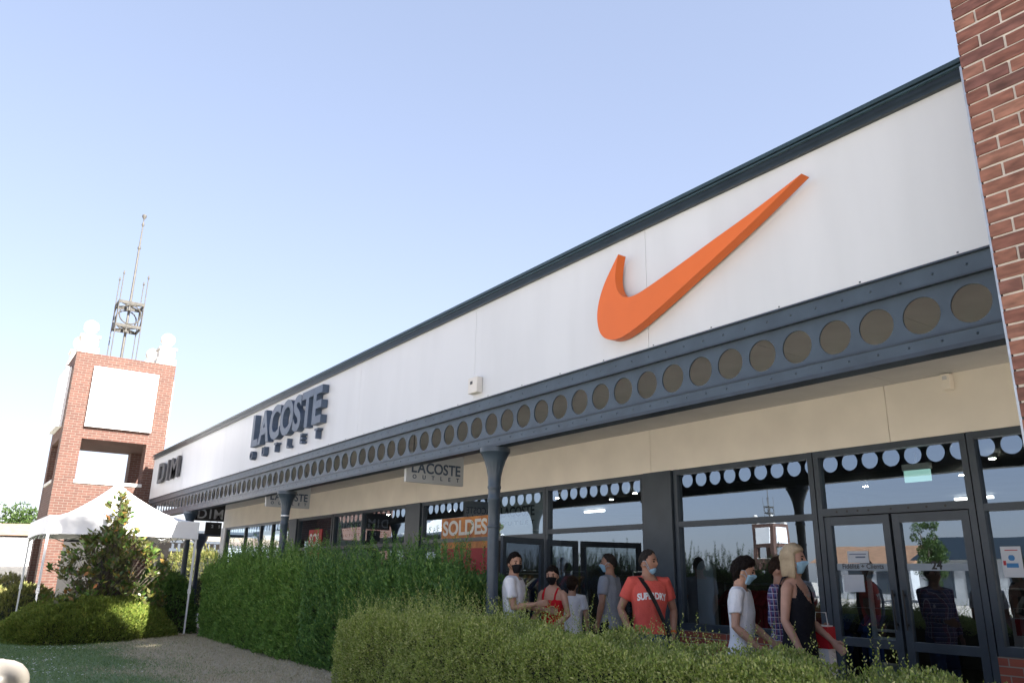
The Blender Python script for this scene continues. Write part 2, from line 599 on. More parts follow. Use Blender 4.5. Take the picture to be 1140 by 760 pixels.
#S(-5.9), XR, W - .045, W + .1, 0, Z(.17)); q.box(S(-16.6), S(-12.94), W - .045, W + .1, 0, .22)
ZTR = Z(2.30)                        # transom
def window(x0, x1, zs, mull=(), trans=True, ztop=ZW, zt=None, name='window', label=None):
    zt = zt or ZTR
    q = MB(); f = .032
    y0, y1 = W - .05, W + .05
    q.box(x0, x0 + 2 * f, y0, y1, zs, ztop); q.box(x1 - 2 * f, x1, y0, y1, zs, ztop)
    q.box(x0 + 2 * f, x1 - 2 * f, y0 + .002, y1, ztop - .07, ztop - .002); q.box(x0 + 2 * f, x1 - 2 * f, y0 - .01, y1, zs + .002, zs + .085)
    if trans: q.box(x0 + 2 * f, x1 - 2 * f, y0 + .004, y1, zt - .035, zt + .035)
    for mx in mull: q.box(mx - f, mx + f, y0 + .002, y1, zs + .085, ztop - .07)
    fr = q.build('window', M['frame'], B)
    g = MB(); g.add([(x0 + f, W, zs + .02), (x1 - f, W, zs + .02), (x1 - f, W, ztop - .02), (x0 + f, W, ztop - .02)], [(0, 1, 2, 3)])
    g.build('pane', M['glass'], fr)
    return fr
window(S(-5.84), XR, Z(.175), mull=(S(-2.9), S(0)))
window(S(-12.06), S(-8.6), Z(.175))
window(S(-16.6), S(-12.94), .225)
window(S(-23.25), S(-19.05), Z(.105), zt=Z(2.2))
window(S(-30.5), S(-24.28), .05, mull=(S(-27.8),), zt=Z(2.15))
window(S(-34.35), S(-30.6), .305, zt=Z(2.15))
window(XW + .47, S(-35.35), .305, mull=(S(-37.7), S(-39.4), S(-41.8)), trans=False)
# overlight above the two entrances
def overlight(x0, x1, zt):
    q = MB(); f = .03
    q.box(x0, x1, W - .05, W + .05, zt - .04, zt + .04); q.box(x0, x1, W - .05, W + .05, ZW - .07, ZW - .002)
    q.box(x0, x0 + .06, W - .048, W + .048, 0, ZW - .071); q.box(x1 - .06, x1, W - .048, W + .048, 0, ZW - .071)
    fr = q.build('overlight', M['frame'], B)
    g = MB(); g.add([(x0, W, zt), (x1, W, zt), (x1, W, ZW - .03), (x0, W, ZW - .03)], [(0, 1, 2, 3)])
    g.build('pane', M['glass'], fr)
    return fr
ol = overlight(S(-8.58), S(-5.86), Z(2.36))
overlight(S(-19.03), S(-16.62), Z(2.2))
for xx in (-8.2, -8.0, -7.8, -7.6, -7.2, -6.9, -6.6, -6.3):
    q = MB(); q.add([(S(xx) + .012 * math.cos(t), W - .053, Z(2.36) + .012 * math.sin(t)) for t in np.linspace(0, 2 * math.pi, 9)[:-1]], [tuple(range(8))])
    q.build('screw_cap', M['black'], ol)
# double door of the nearer shop
def door(x0, x1, hinge_right):
    f = .075
    z1 = Z(2.28)
    d = MB()
    d.box(x0, x0 + f, W - .035, W + .025, .02, z1); d.box(x1 - f, x1, W - .035, W + .025, .02, z1)
    d.box(x0 + f, x1 - f, W - .033, W + .023, z1 - .09, z1 - .002); d.box(x0 + f, x1 - f, W - .033, W + .023, Z(.14), Z(.28)); d.box(x0 + f, x1 - f, W - .033, W + .023, .02, .14)
    o = d.build('door', M['frame'], B)
    g = MB(); g.add([(x0 + .05, W - .005, .1), (x1 - .05, W - .005, .1), (x1 - .05, W - .005, z1 - .05), (x0 + .05, W - .005, z1 - .05)], [(0, 1, 2, 3)])
    g.build('pane', M['glass'], o)
    hx = x0 + .04 if hinge_right else x1 - .04
    h = MB()
    for zz in (1.33, 1.05):
        h.lathe([(.016, 0), (.016, .02), (.008, .022)], n=10)
        k = len(h.v) - 30
        h.v[k:] = [(hx + p[0], W - .035 - p[2], zz + p[1]) for p in h.v[k:]]
    h.tube([(hx, W - .06, 1.0), (hx, W - .06, 1.38)], .008, 8)
    h.build('handle', M['black'], o)
    st = MB(); st.box(x0 + f + .01, x1 - f - .01, W - .009, W - .006, Z(1.37), Z(1.48))
    st.build('safety_strip', mat('frosted_strip', (.30, .36, .42), .4, .05), o)
    return o
dA = door(S(-8.48), S(-7.27), False)
dB = door(S(-7.22), S(-5.98), True)
V, F = textmesh('24', .105, .001, .004)
place_text(V, F, (S(-6.68), W - .0105, Z(1.395)), (1, 0, 0), (0, 0, 1)).build('door_number', M['black'], dB)
V, F = textmesh('Fidélité + Clients', .068, .0005, .0015)
place_text(V, F, (S(-8.24), W - .0105, Z(1.40)), (1, 0, 0), (0, 0, 1)).build('strip_lettering', M['darkgrey'], dA)
# open leaves of the clothing shop
def leaf(xa, ya, xb, yb, par):
    d = Vector((xb - xa, yb - ya, 0)); L = d.length; d.normalize(); nrm = Vector((-d.y, d.x, 0)) * .022
    def bar(s0, s1, z0, z1, q):
        a, b_ = Vector((xa, ya, 0)) + d * s0, Vector((xa, ya, 0)) + d * s1
        q.add([(*(a - nrm).xy, z0), (*(b_ - nrm).xy, z0), (*(b_ + nrm).xy, z0), (*(a + nrm).xy, z0), (*(a - nrm).xy, z1), (*(b_ - nrm).xy, z1), (*(b_ + nrm).xy, z1), (*(a + nrm).xy, z1)],
              [(0, 3, 2, 1), (4, 5, 6, 7), (0, 1, 5, 4), (1, 2, 6, 5), (2, 3, 7, 6), (3, 0, 4, 7)])
    q = MB(); bar(0, .085, .02, 2.0, q); bar(L - .085, L, .02, 2.0, q); bar(.085, L - .085, 1.91, 1.998, q); bar(.085, L - .085, .022, .2, q)
    o = q.build('door', M['steel_dark'], par)
    a, b_ = Vector((xa, ya, 0)) + d * .05, Vector((xa, ya, 0)) + d * (L - .05)
    MB().add([(*a.xy, .1), (*b_.xy, .1), (*b_.xy, 1.95), (*a.xy, 1.95)], [(0, 1, 2, 3)]) if False else None
    g = MB(); g.add([(*a.xy, .1), (*b_.xy, .1), (*b_.xy, 1.95), (*a.xy, 1.95)], [(0, 1, 2, 3)]); g.build('pane', M['glass'], o)
    h = MB(); c = Vector((xa, ya, 0)) + d * .12
    h.tube([(c.x - nrm.x * 3, c.y - nrm.y * 3, .9), (c.x - nrm.x * 3, c.y - nrm.y * 3, 1.3)], .011, 8); h.build('handle', M['galv'], o)
leaf(-9.52, 6.62, -9.85, 7.62, B)
leaf(-9.86, 7.68, -9.98, 8.66, B)
# inside of the shops
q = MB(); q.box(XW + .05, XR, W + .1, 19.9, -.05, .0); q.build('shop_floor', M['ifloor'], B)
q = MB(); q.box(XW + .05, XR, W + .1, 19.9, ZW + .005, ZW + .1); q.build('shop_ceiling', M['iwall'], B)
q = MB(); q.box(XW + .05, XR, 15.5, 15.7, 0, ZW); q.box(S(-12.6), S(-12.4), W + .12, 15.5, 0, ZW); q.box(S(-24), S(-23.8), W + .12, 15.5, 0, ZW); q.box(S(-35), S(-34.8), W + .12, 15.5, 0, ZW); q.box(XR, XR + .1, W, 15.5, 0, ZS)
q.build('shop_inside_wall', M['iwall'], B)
M['lamp'] = emit('lit_spotlight', (1, .93, .8), 60)
for (sx, sy) in [(-15.6, 15.2), (-14.8, 16.5), (-16.2, 17.6), (-14.2, 18.5), (-17.4, 16), (-13.8, 15.2), (-15.1, 20), (-18.2, 14.6), (-8.1, 17.5), (-6.6, 15.5), (-10.6, 18), (-26.2, 14.4), (-28.2, 14.2), (-31.6, 14.4), (-21.6, 15.4), (-20.2, 15)]:
    q = MB(); q.lathe([(.04, ZW - .01), (.042, ZW - .04), (.036, ZW - .05)], (S(sx), S(sy)), 12); a = q.build('ceiling_spotlight', M['white'], B)
    q = MB(); q.lathe([(.034, ZW - .054), (.034, ZW - .052)], (S(sx), S(sy)), 12); q.build('lamp', M['lamp'], a)
M['tube'] = emit('fill_tube_light', (1, .96, .9), 2.5)  # glowing strips added to brighten the shop interiors
for (tx, ty) in [(-10.2, 22.5), (-15.5, 21), (-18, 20), (-21, 18.5), (-26.5, 18), (-29, 19.5), (-32.5, 18.5), (-14.2, 23)]:
    MB().box(S(tx) - .3, S(tx) + .3, S(ty) - .03, S(ty) + .03, ZW - .07, ZW - .03).build('added_fill_tube', M['tube'], B)
# wall and fascia fixtures
t = thing('alarm_box', (S(-12.7), D, Z(4.75)), 'small grey alarm box on the white fascia above the middle column', 'alarm box')
MB().bevbox(S(-12.87), S(-12.55), D - .09, D - .001, Z(4.6), Z(4.92), .012).build('casing', M['stone'], t)
MB().box(S(-12.78), S(-12.70), D - .095, D - .0905, Z(4.78), Z(4.84)).build('siren_grille', M['darkgrey'], t)
t = thing('emergency_light', (S(-5.97), W - .05, Z(4.35)), 'beige wall light unit on the cream wall under the canopy', 'wall light')
MB().bevbox(S(-6.04), S(-5.89), W - .14, W - .052, Z(4.16), Z(4.42), .01).build('casing', M['wall'], t)
MB().box(S(-6.0), S(-5.93), W - .144, W - .1405, Z(4.32), Z(4.38)).build('lens', M['soffit'], t)

# ------------------------------------------------------------------ signs
t = thing('logo_sign', (S(-7), D, Z(5.3)), 'big orange tick shaped logo on the white fascia', 'logo sign')
SW = [(-8.42, 6.08), (-8.57, 5.91), (-8.75, 5.69), (-8.88, 5.45), (-8.94, 5.2), (-8.91, 4.97), (-8.82, 4.82), (-8.67, 4.73), (-8.49, 4.70), (-8.31, 4.715), (-7.99, 4.805), (-7.48, 5.0), (-6.95, 5.22), (-6.35, 5.47), (-5.89, 5.67), (-5.44, 5.88), (-5.09, 6.05), (-5.44, 5.945), (-5.96, 5.80), (-6.53, 5.66), (-7.03, 5.53), (-7.51, 5.41), (-7.91, 5.32), (-8.11, 5.295), (-8.25, 5.31), (-8.37, 5.37), (-8.46, 5.49), (-8.50, 5.66), (-8.48, 5.86)]
def smooth_poly(P, n=4, keep=(0, 16)):
    out = []
    N = len(P)
    for i in range(N):
        a, b_, c, d = [np.array(P[(i + k) % N]) for k in (-1, 0, 1, 2)]
        if i in keep: a = b_
        if (i + 1) % N in keep: d = c
        for k in range(n):
            u = k / n
            out.append(tuple(.5 * ((2 * b_) + (c - a) * u + (2 * a - 5 * b_ + 4 * c - d) * u * u + (3 * b_ - a - 3 * c + d) * u ** 3)))
    return out
q = MB(); q.prism_y([(S(x), Z(z)) for x, z in smooth_poly(SW)], D - .13, D - .03)
q.build('tick_face', M['orange'], t)
for (x, z) in [(-8.6, 5.1), (-7.4, 5.2), (-6.4, 5.55)]: MB().box(S(x) - .02, S(x) + .02, D - .03, D, Z(z) - .02, Z(z) + .02).build('standoff', M['galv'], t)

def letter_row(word, x0, x1, z, size, y_front, depth, par, m, bold, xs=None, wf=1.0):
    """raised letters, one mesh each, spread evenly from x0 to x1"""
    L = []
    for ch in word:
        V, F = textmesh(ch, size, depth / 2, bold)
        V[:, 0] -= V[:, 0].min(); V[:, 0] *= wf
        L.append((V, F, V[:, 0].max()))
    gap = ((x1 - x0) - sum(l[2] for l in L)) / max(1, len(L) - 1)
    x = x0
    for V, F, wd in L:
        V = V.copy(); zmin = 0
        place_text(V, F, (x, y_front + depth / 2, z), (1, 0, 0), (0, 0, 1)).build('letter', m, par)
        x += wd + gap
t = thing('shop_sign', (S(-23.5), D, Z(5)), 'raised navy letters LACOSTE OUTLET on the white fascia', 'shop sign')
letter_row('LACOSTE', S(-26.3), S(-20.35), Z(5.18), 1.0 * K / .70, D - .12, .115, t, M['navy'], .030, wf=.96)
letter_row('OUTLET', S(-26.4), S(-20.55), Z(4.735), .27 * K / .70, D - .10, .095, t, M['navy'], .008)
t = thing('shop_sign', (S(-38.5), D, Z(5)), 'raised grey letters DIM at the far end of the white fascia', 'shop sign')
letter_row('DIM', S(-40.2), S(-36.4), Z(5.10), .9 * K / .70, D - .10, .07, t, M['darkgrey'], .014, wf=1.55)

def hang_sign(x, y0, y1, z0, z1, label, m, mt_, lines, rods=True):
    t = thing('hanging_sign', (x, (y0 + y1) / 2, z0), label, 'hanging sign')
    MB().bevbox(x - .03, x + .03, y0, y1, z0, z1, .006).build('board', M[m], t)
    for yy in (y0 + .12, y1 - .12): MB().tube([(x, yy, z1 - .005), (x, yy, ZS)], .008, 6).build('rod', M['darkgrey'], t)
    for (txt, fy0, fy1, zz, size, bold) in lines:
        mb = MB()
        L = []
        for ch in txt:
            V, F = textmesh(ch, size, .002, bold)
            if len(V): V[:, 0] -= V[:, 0].min()
            L.append((V, F, V[:, 0].max() if len(V) else size * .3))
        a, b_ = y0 + (y1 - y0) * fy0, y0 + (y1 - y0) * fy1
        tot = sum(l[2] for l in L)
        sc = 1 if tot < (b_ - a) else (b_ - a) * .95 / tot
        gap = ((b_ - a) - tot * sc) / max(1, len(L) - 1)
        y = a
        for V, F, wd in L:
            if len(V):
                V = V.copy(); V[:, 0] *= sc
                place_text(V, F, (x + .0325, y, zz), (0, 1, 0), (0, 0, 1), mb)
            y += wd * sc + gap
        mb.build('lettering', M[mt_], t)
    return t
hang_sign(S(-16.13), 5.22, 6.17, Z(3.205), Z(3.9), 'grey hanging board LACOSTE OUTLET under the canopy left of the middle column', 'lgrey', 'navy', [('LACOSTE', .09, .94, Z(3.43), .155 / .7 * .95, .004), ('OUTLET', .11, .92, Z(3.29), .055 / .7, .002)])
hang_sign(S(-25.64), 5.22, 6.13, Z(3.21), Z(3.9), 'grey hanging board LACOSTE OUTLET half hidden by the second column', 'lgrey', 'navy', [('LACOSTE', .09, .94, Z(3.43), .155 / .7 * .95, .004), ('OUTLET', .11, .92, Z(3.29), .055 / .7, .002)])
hang_sign(S(-34.5), 5.26, 5.99, Z(3.16), Z(3.9), 'black hanging board DIM near the far end of the canopy', 'black', 'lgrey', [('DIM', .08, .94, Z(3.26), .235 / .7, .004)])
t = hang_sign(S(-34.5) + .002, 5.55, 5.95, Z(2.62), Z(3.12), 'small black board numbered 25 below the DIM board', 'black', 'lgrey', [('25', .35, .9, Z(2.9), .1, .003)])

# ------------------------------------------------------------------ shop interior things
def board(name, label, cat, x0, x1, y, z0, z1, m, th=.01):
    t = thing(name, ((x0 + x1) / 2, y, z0), label, cat)
    MB().box(x0, x1, y, y + th, z0, z1).build('board', m, t)
    return t
# window sticker with shop name
M['vinyl'] = mat('pale_vinyl', (.50, .52, .52), .5, .03)
M['orangeposter'] = mat('autumn_poster', (.62, .12, .02), .5, .5, 4, c2=(.80, .34, .06))
M['redposter'] = mat('red_poster', (.45, .012, .02), .5, .05)
t = board('shop_name_board', 'pale board LACOSTE OUTLET in the glazing above the open door', 'name board', S(-19.0), S(-16.75), W + .06, Z(2.25), Z(3.42), M['vinyl'])
def wtext(par, txt, x0, x1, z, size, y, m, bold=.003, name='lettering'):
    V, F = textmesh(txt, size, .001, bold)
    wd = V[:, 0].max() - V[:, 0].min()
    V[:, 0] = (V[:, 0] - V[:, 0].min()) * (x1 - x0) / wd
    place_text(V, F, (x0, y, z), (1, 0, 0), (0, 0, 1)).build(name, m, par)
wtext(t, 'LACOSTE', S(-18.9), S(-17.3), Z(2.78), .27 * K / .7, W + .055, M['black'], .006)
wtext(t, 'O U T L E T', S(-18.9), S(-17.3), Z(2.55), .1 * K / .7, W + .055, M['black'], .002)
t = board('shop_name_board', 'pale board LACOSTE OUTLET in the glazing left of the wide pilaster', 'name board', S(-30.4), S(-28.0), W + .06, Z(2.0), Z(3.42), M['vinyl'])
wtext(t, 'LACOSTE', S(-30.0), S(-28.3), Z(2.78), .27 * K / .7, W + .055, M['black'], .006)
wtext(t, 'O U T L E T', S(-30.0), S(-28.3), Z(2.55), .1 * K / .7, W + .055, M['black'], .002)
t = board('sale_poster', 'orange SOLDES sale poster behind the window left of the middle column', 'poster', S(-22.0), S(-19.2), W - .020, Z(.5), Z(2.87), M['orangeposter'])
wtext(t, 'SOLDES', S(-21.9), S(-19.4), Z(2.36), .42 * K / .7, W - .025, M['white'], .012)
MB().box(S(-21.98), S(-19.2), W - .024, W - .0205, Z(1.2), Z(1.95)).build('red_band', M['redposter'], t)
t = board('sale_poster', 'red SOLDES sale poster behind the far left window', 'poster', S(-33.1), S(-31.7), W - .020, Z(.5), Z(2.92), M['redposter'])
wtext(t, 'SOL', S(-33.0), S(-31.8), Z(2.25), .5 * K / .7, W - .025, M['white'], .012)
t = board('shop_name_board', 'pale DIM board behind the glass of the farthest shop', 'name board', S(-41.0), S(-39.5), W + .06, Z(1.75), Z(3.1), M['vinyl'])
wtext(t, 'DIM', S(-40.9), S(-39.6), Z(2.2), .5 * K / .7, W + .055, M['lgrey'], .008)
# notices on the doors and window
def notice(label, x0, x1, z0, z1, y=W - .011, tilt=0):
    t = thing('paper_notice', ((x0 + x1) / 2, y, z0), label, 'notice')
    MB().add([], []) 
    q = MB(); q.add([(x0, y, z0), (x1, y, z0 + tilt), (x1, y, z1 + tilt), (x0, y, z1), (x0, y + .0015, z0), (x1, y + .0015, z0 + tilt), (x1, y + .0015, z1 + tilt), (x0, y + .0015, z1)],
                    [(0, 1, 2, 3), (7, 6, 5, 4), (0, 4, 5, 1), (1, 5, 6, 2), (2, 6, 7, 3), (3, 7, 4, 0)])
    q.build('sheet', mat('paper', (.62, .66, .72), .6, .04), t)
    return t
t = notice('printed paper notice above the strip on the left door leaf', S(-8.12), S(-7.73), Z(1.49), Z(1.69))
q = MB(); q.box(S(-7.97), S(-7.79), W - .0125, W - .0115, Z(1.575), Z(1.60)); q.box(S(-8.08), S(-7.77), W - .0125, W - .0115, Z(1.63), Z(1.645)); q.build('printed_line', mat('ink', (.12, .16, .25), .6), t)
notice('blank white sheet taped below the strip on the left door leaf', S(-8.24), S(-7.86), Z(1.01), Z(1.29), tilt=.006)
t = notice('white poster with a small blue picture on the window right of the doors', S(-5.62), S(-5.34), Z(1.28), Z(1.72))
q = MB(); cx, cz = S(-5.48), Z(1.50)
q.ball((cx, W - .013, cz + .035), .028, 10, 6, (1, .05, 1)); q.box(cx - .05, cx + .05, W - .013, W - .012, cz - .05, cz - .012); q.build('printed_picture', mat('blue_ink', (.05, .22, .5), .6), t)
q = MB(); q.box(cx - .075, cx - .052, W - .013, W - .012, cz - .03, cz + .01); q.box(cx - .05, cx + .06, W - .013, W - .012, cz + .098, cz + .106); q.build('printed_mark', mat('red_ink', (.5, .05, .06), .6), t)

def gate(x, y, label):
    t = thing('security_gate', (x, y, 0), label, 'security gate', 'anti-theft gates behind the glass')
    q = MB(); q.tube([(x - .19, y, .1), (x - .19, y, 1.5), (x - .15, y, 1.58), (x + .15, y, 1.58), (x + .19, y, 1.5), (x + .19, y, .1)], .028, 8); q.tube([(x - .19, y, .95), (x + .19, y, .95)], .016, 8); q.tube([(x - .19, y, .87), (x + .19, y, .87)], .016, 8)
    q.build('antenna_frame', M['white'], t)
    MB().bevbox(x - .24, x + .24, y - .09, y + .09, 0, .62, .02).build('base', M['lgrey'], t)
gate(S(-8.0), W + .55, 'white anti-theft gate inside the left door leaf')
gate(S(-5.35), W + .5, 'white anti-theft gate behind the poster on the right window')
GAR = {}
def garment_rack(x, y, L, cols, label, n=14, z=1.35):
    t = thing('clothes_rack', (x, y, 0), label, 'clothes rack', 'clothes racks inside the shops')
    q = MB(); q.tube([(x - L / 2, y, 0), (x - L / 2, y, z + .1), (x + L / 2, y, z + .1), (x + L / 2, y, 0)], .016, 8); q.box(x - L / 2 - .02, x - L / 2 + .02, y - .25, y + .25, 0, .04); q.box(x + L / 2 - .02, x + L / 2 + .02, y - .25, y + .25, 0, .04)
    q.build('rail', M['galv'], t)
    for i in range(n):
        c = cols[i % len(cols)]
        if c not in GAR: GAR[c] = mat('garment_cloth', c, .9, .25, 8)
        gx = x - L / 2 + .1 + (L - .2) * i / (n - 1) + random.uniform(-.02, .02)
        dz = random.uniform(-.12, .08)
        h_ = MB()
        prof = [(.05, z + .02), (.2, z - .08), (.27, z - .16), (.2, z - .2), (.21, z - .62 + dz), (.19, z - .64 + dz)]
        h_.loft([[(gx - .025 - .012 * random.random(), y + s_ * wd, zz) if k < 1 else (gx + .025, y + s_ * wd, zz) for k, s_ in ((0, -1), (0, 1), (1, 1), (1, -1))] for wd, zz in prof])
        h_.build('garment', GAR[c], t)
rd, nv, bk, wh, gr = (.38, .02, .03), (.02, .04, .13), (.02, .02, .022), (.6, .6, .6), (.12, .13, .14)
garment_rack(S(-11), W + 1.0, 1.5, [rd, rd, (.5, .03, .04), rd], 'rack of red garments behind the big window', 16, 1.3)
garment_rack(S(-9.4), W + 1.4, 1.0, [nv, bk, nv, (.03, .08, .25)], 'rack of navy garments beside the door of the big window', 10, 1.05)
garment_rack(S(-6.2), W + 2.6, 1.6, [bk, gr, nv, (.25, .05, .05)], 'rack of dark garments beyond the right door leaf', 12, 1.3)
garment_rack(S(-4.2), W + 1.5, 1.2, [(.3, .12, .04), bk, (.3, .3, .05)], 'rack of brown and yellow garments behind the right window', 10, 1.15)
garment_rack(S(-15.2), W + 1.9, 1.8, [bk, (.4, .15, .03), (.35, .25, .05), bk, rd], 'rack of mixed garments behind the window of the middle shop', 16, 1.45)
garment_rack(S(-21), W + 1.5, 1.6, [wh, nv, gr], 'rack of pale garments behind the sale poster', 12, 1.4)
def bin_table(x, y, m, label):
    t = thing('display_table', (x, y, 0), label, 'display table', 'display tables inside the shops')
    MB().bevbox(x - .6, x + .6, y - .35, y + .35, .72, .78, .01).build('table_top', m, t)
    for sx in (-.5, .5):
        for sy in (-.28, .28): MB().box(x + sx - .03, x + sx + .03, y + sy - .03, y + sy + .03, 0, .72).build('leg', m, t)
    for i in range(3):
        MB().bevbox(x - .5 + i * .36, x - .22 + i * .36, y - .2, y + .2, .782, .86 + .05 * i, .02).build('folded_clothes', list(GAR.values())[i], t)
wood = mat('display_wood', (.22, .12, .05), .6, .3, 6)
bin_table(S(-7.0), W + 4.0, wood, 'wooden display table seen through the right door leaf')
bin_table(S(-15.6), W + 3.4, wood, 'wooden display table inside the middle shop')
# pillar screen with rounded top behind the window
t = thing('screen_board', (S(-11.75), W + .3, 0), 'grey round topped panel standing behind the big window', 'screen')
q = MB(); P = [(-.14, 0), (.14, 0), (.14, 1.55)] + [(.14 * math.cos(a), 1.55 + .14 * math.sin(a)) for a in np.linspace(0, math.pi, 12)[1:-1]] + [(-.14, 1.55)]
q.prism_y([(S(-11.75) + x, z) for x, z in P], W + .27, W + .33); q.build('panel', M['lgrey'], t)
t = thing('backpack', (S(-4.9), W + .35, 1.3), 'black backpack with a white tag hanging behind the right window', 'backpack')
q = MB(); q.bevbox(S(-4.9) - .2, S(-4.9) + .2, W + .26, W + .46, 1.25, 1.82, .09); q.build('bag', M['black'], t)
MB().box(S(-4.9) - .12, S(-4.9) - .02, W + .25, W + .256, 1.5, 1.72).build('tag', M['white'], t)
q = MB(); q.tube([(S(-4.9), W + .36, 1.8), (S(-4.9), W + .36, ZW)], .006, 6); q.build('hanging_cord', M['darkgrey'], t)
t = thing('exit_sign', (S(-7.68), W + 1.2, 2.5), 'green exit sign hanging behind the glass over the double doors', 'exit sign')
q = MB(); ex = S(-7.4); q.bevbox(ex - .16, ex + .16, W + .78, W + .84, 2.66, 2.73, .008); q.tube([(ex, W + .81, 2.72), (ex, W + .81, ZW)], .008, 6); q.build('casing', M['white'], t)
MB().box(ex - .15, ex + .15, W + .80, W + .815, 2.53, 2.66).build('lit_plate', emit('green_sign', (.30, .50, .44), .35), t)

# ------------------------------------------------------------------ brick towers
TS = 2.868
ZTOP = Z(11.5)
def tower(x, y, label, group='brick towers of the shopping village'):
    """x,y = corner nearest +x, -y; front face looks to +x"""
    t = thing('brick_tower', (x - TS / 2, y + TS / 2, 0), label, 'tower', group)
    p = S(.86)
    x1, x0, y0, y1 = x, x - TS, y, y + TS
    q = MB()
    zo0, zo1 = Z(5.1), Z(7.25)
    for ax in (x0, x1 - p):
        for ay in (y0, y1 - p): q.box(ax, ax + p, ay, ay + p, -.2, zo1)
    zl0 = Z(3.0)
    e = .004
    q.box(x1 - .45, x1 - e, y0 + p, y1 - p, zl0, zo0); q.box(x0 + e, x0 + .45, y0 + p, y1 - p, zl0, zo0)
    q.box(x0 + p, x1 - p, y0 + e, y0 + .45, zl0, zo0); q.box(x0 + p, x1 - p, y1 - .45, y1 - e, zl0, zo0)
    q.box(x0, x1, y0, y1, zo1, ZTOP)
    q.build('brickwork', M['brick'], t)
    MB().box(x1 - .62, x1 - .56, y0 + p - .02, y1 - p + .02, -.1, zl0 + .1).build('dark_arch_fill', M['black'], t)  # black sheet paints in the dark shop interior behind the lower arch
    q = MB()
    for (a, b_, c, d) in ((x1 - .12, x1 + .03, y0 + p - .03, y1 - p + .03), (x0 - .03, x0 + .12, y0 + p - .03, y1 - p + .03), (x0 + p - .03, x1 - p + .03, y0 - .03, y0 + .12), (x0 + p - .03, x1 - p + .03, y1 - .12, y1 + .03)):
        q.bevbox(a, b_, c, d, zo0 + .002, zo0 + .10, .01)
    q.build('sill', M['stone'], t)
    a, b_ = S(.86), TS - S(.86) + .05
    pz0, pz1 = Z(7.83), Z(10.84)
    MB().bevbox(x1 + .004, x1 + .12, y0 + a, y0 + b_, pz0, pz1, .01).build('sign_panel', M['panel'], t)
    MB().bevbox(x0 - .12, x0 - .004, y0 + a, y0 + b_, pz0, pz1, .01).build('sign_panel', M['panel'], t)
    MB().bevbox(x0 + a - .05, x1 - a + .05, y0 - .16, y0 - .004, pz0, pz1, .01).build('sign_panel', M['panel'], t)
    MB().bevbox(x0 + a - .05, x1 - a + .05, y1 + .004, y1 + .12, pz0, pz1, .01).build('sign_panel', M['panel'], t)
    for ax in (x0 + .3, x1 - .3):
        for ay in (y0 + .3, y1 - .3):
            q = MB(); q.bevbox(ax - .29, ax + .29, ay - .29, ay + .29, ZTOP + .001, ZTOP + .20, .015); q.bevbox(ax - .24, ax + .24, ay - .24, ay + .24, ZTOP + .2, ZTOP + .50, .02); q.bevbox(ax - .28, ax + .28, ay - .28, ay + .28, ZTOP + .50, ZTOP + .58, .015); q.lathe([(.14, ZTOP + .58), (.1, ZTOP + .64), (.1, ZTOP + .68)], (ax, ay), 16)
            f = q.build('finial', M['stone'], t)
            MB().ball((ax, ay, ZTOP + .88), .225, 20, 12).build('ball', M['stone'], f, smooth='all')
    cx, cy = x - TS / 2, y + TS / 2
    zs = lambda z: Z(z) + (.36 if z < 16.5 else .44)
    q = MB(); q.tube([(cx, cy, ZTOP), (cx, cy, zs(14.3)), (cx, cy, zs(17.6)), (cx, cy, zs(19.2))], [.045, .042, .032, .018], 10)
    q.lathe([(.03, zs(17.6)), (.055, zs(17.66)), (.055, zs(17.75)), (.03, zs(17.8))], (cx, cy), 12); q.lathe([(.02, zs(19.0)), (.05, zs(19.1)), (.02, zs(19.3))], (cx, cy), 12); q.lathe([(.01, zs(19.3)), (.02, zs(19.45)), (.075, zs(19.6)), (.075, zs(19.7)), (.01, zs(19.78))], (cx, cy), 12)
    sp = q.build('spire', M['mast'], t, smooth=True)
    q = MB(); hw = S(.62)
    for sx in (-1, 1):
        for sy in (-1, 1):
            a, b_ = cx + sx * hw, cy + sy * hw
            q.tube([(a, b_, ZTOP), (a, b_, zs(15.9))], .016, 8); q.lathe([(.012, zs(15.9)), (.035, zs(15.98)), (.012, zs(16.15))], (a, b_), 8)
    q.build('rod', M['mast'], sp)
    q = MB(); z0, z1 = zs(13.1), zs(14.4)
    for zz in (z0, z1):
        for s_ in (-1, 1):
            q.box(cx - hw, cx + hw, cy + s_ * hw - .02, cy + s_ * hw + .02, zz - .05, zz + .05); q.box(cx + s_ * hw - .02, cx + s_ * hw + .02, cy - hw, cy + hw, zz - .05, zz + .05)
            q.tube([(cx - hw, cy - s_ * hw, zz), (cx + hw, cy + s_ * hw, zz)], .03, 6)
    zc_ = (z0 + z1) / 2
    for s_ in (-1, 1):
        ring = [(cx + s_ * hw, cy + hw * .86 * math.cos(a), zc_ + hw * .86 * math.sin(a)) for a in np.linspace(0, 2 * math.pi, 25)]
        q.tube(ring, .022, 6)
        ring = [(cx + hw * .86 * math.cos(a), cy + s_ * hw, zc_ + hw * .86 * math.sin(a)) for a in np.linspace(0, 2 * math.pi, 25)]
        q.tube(ring, .022, 6)
    q.build('clock_frame', mat('weathered_frame', (.05, .047, .04), .7, .4, 10), sp)
    return t
T1 = tower(S(-43), S(4.07), 'brick tower with white balls and a thin spire behind the white tent')
T2 = copy_tree(T1)
T2.location = (-58.6 - TS / 2, -64.5, 0)
T2['label'] = 'far brick tower seen only as a reflection in the shop glass'
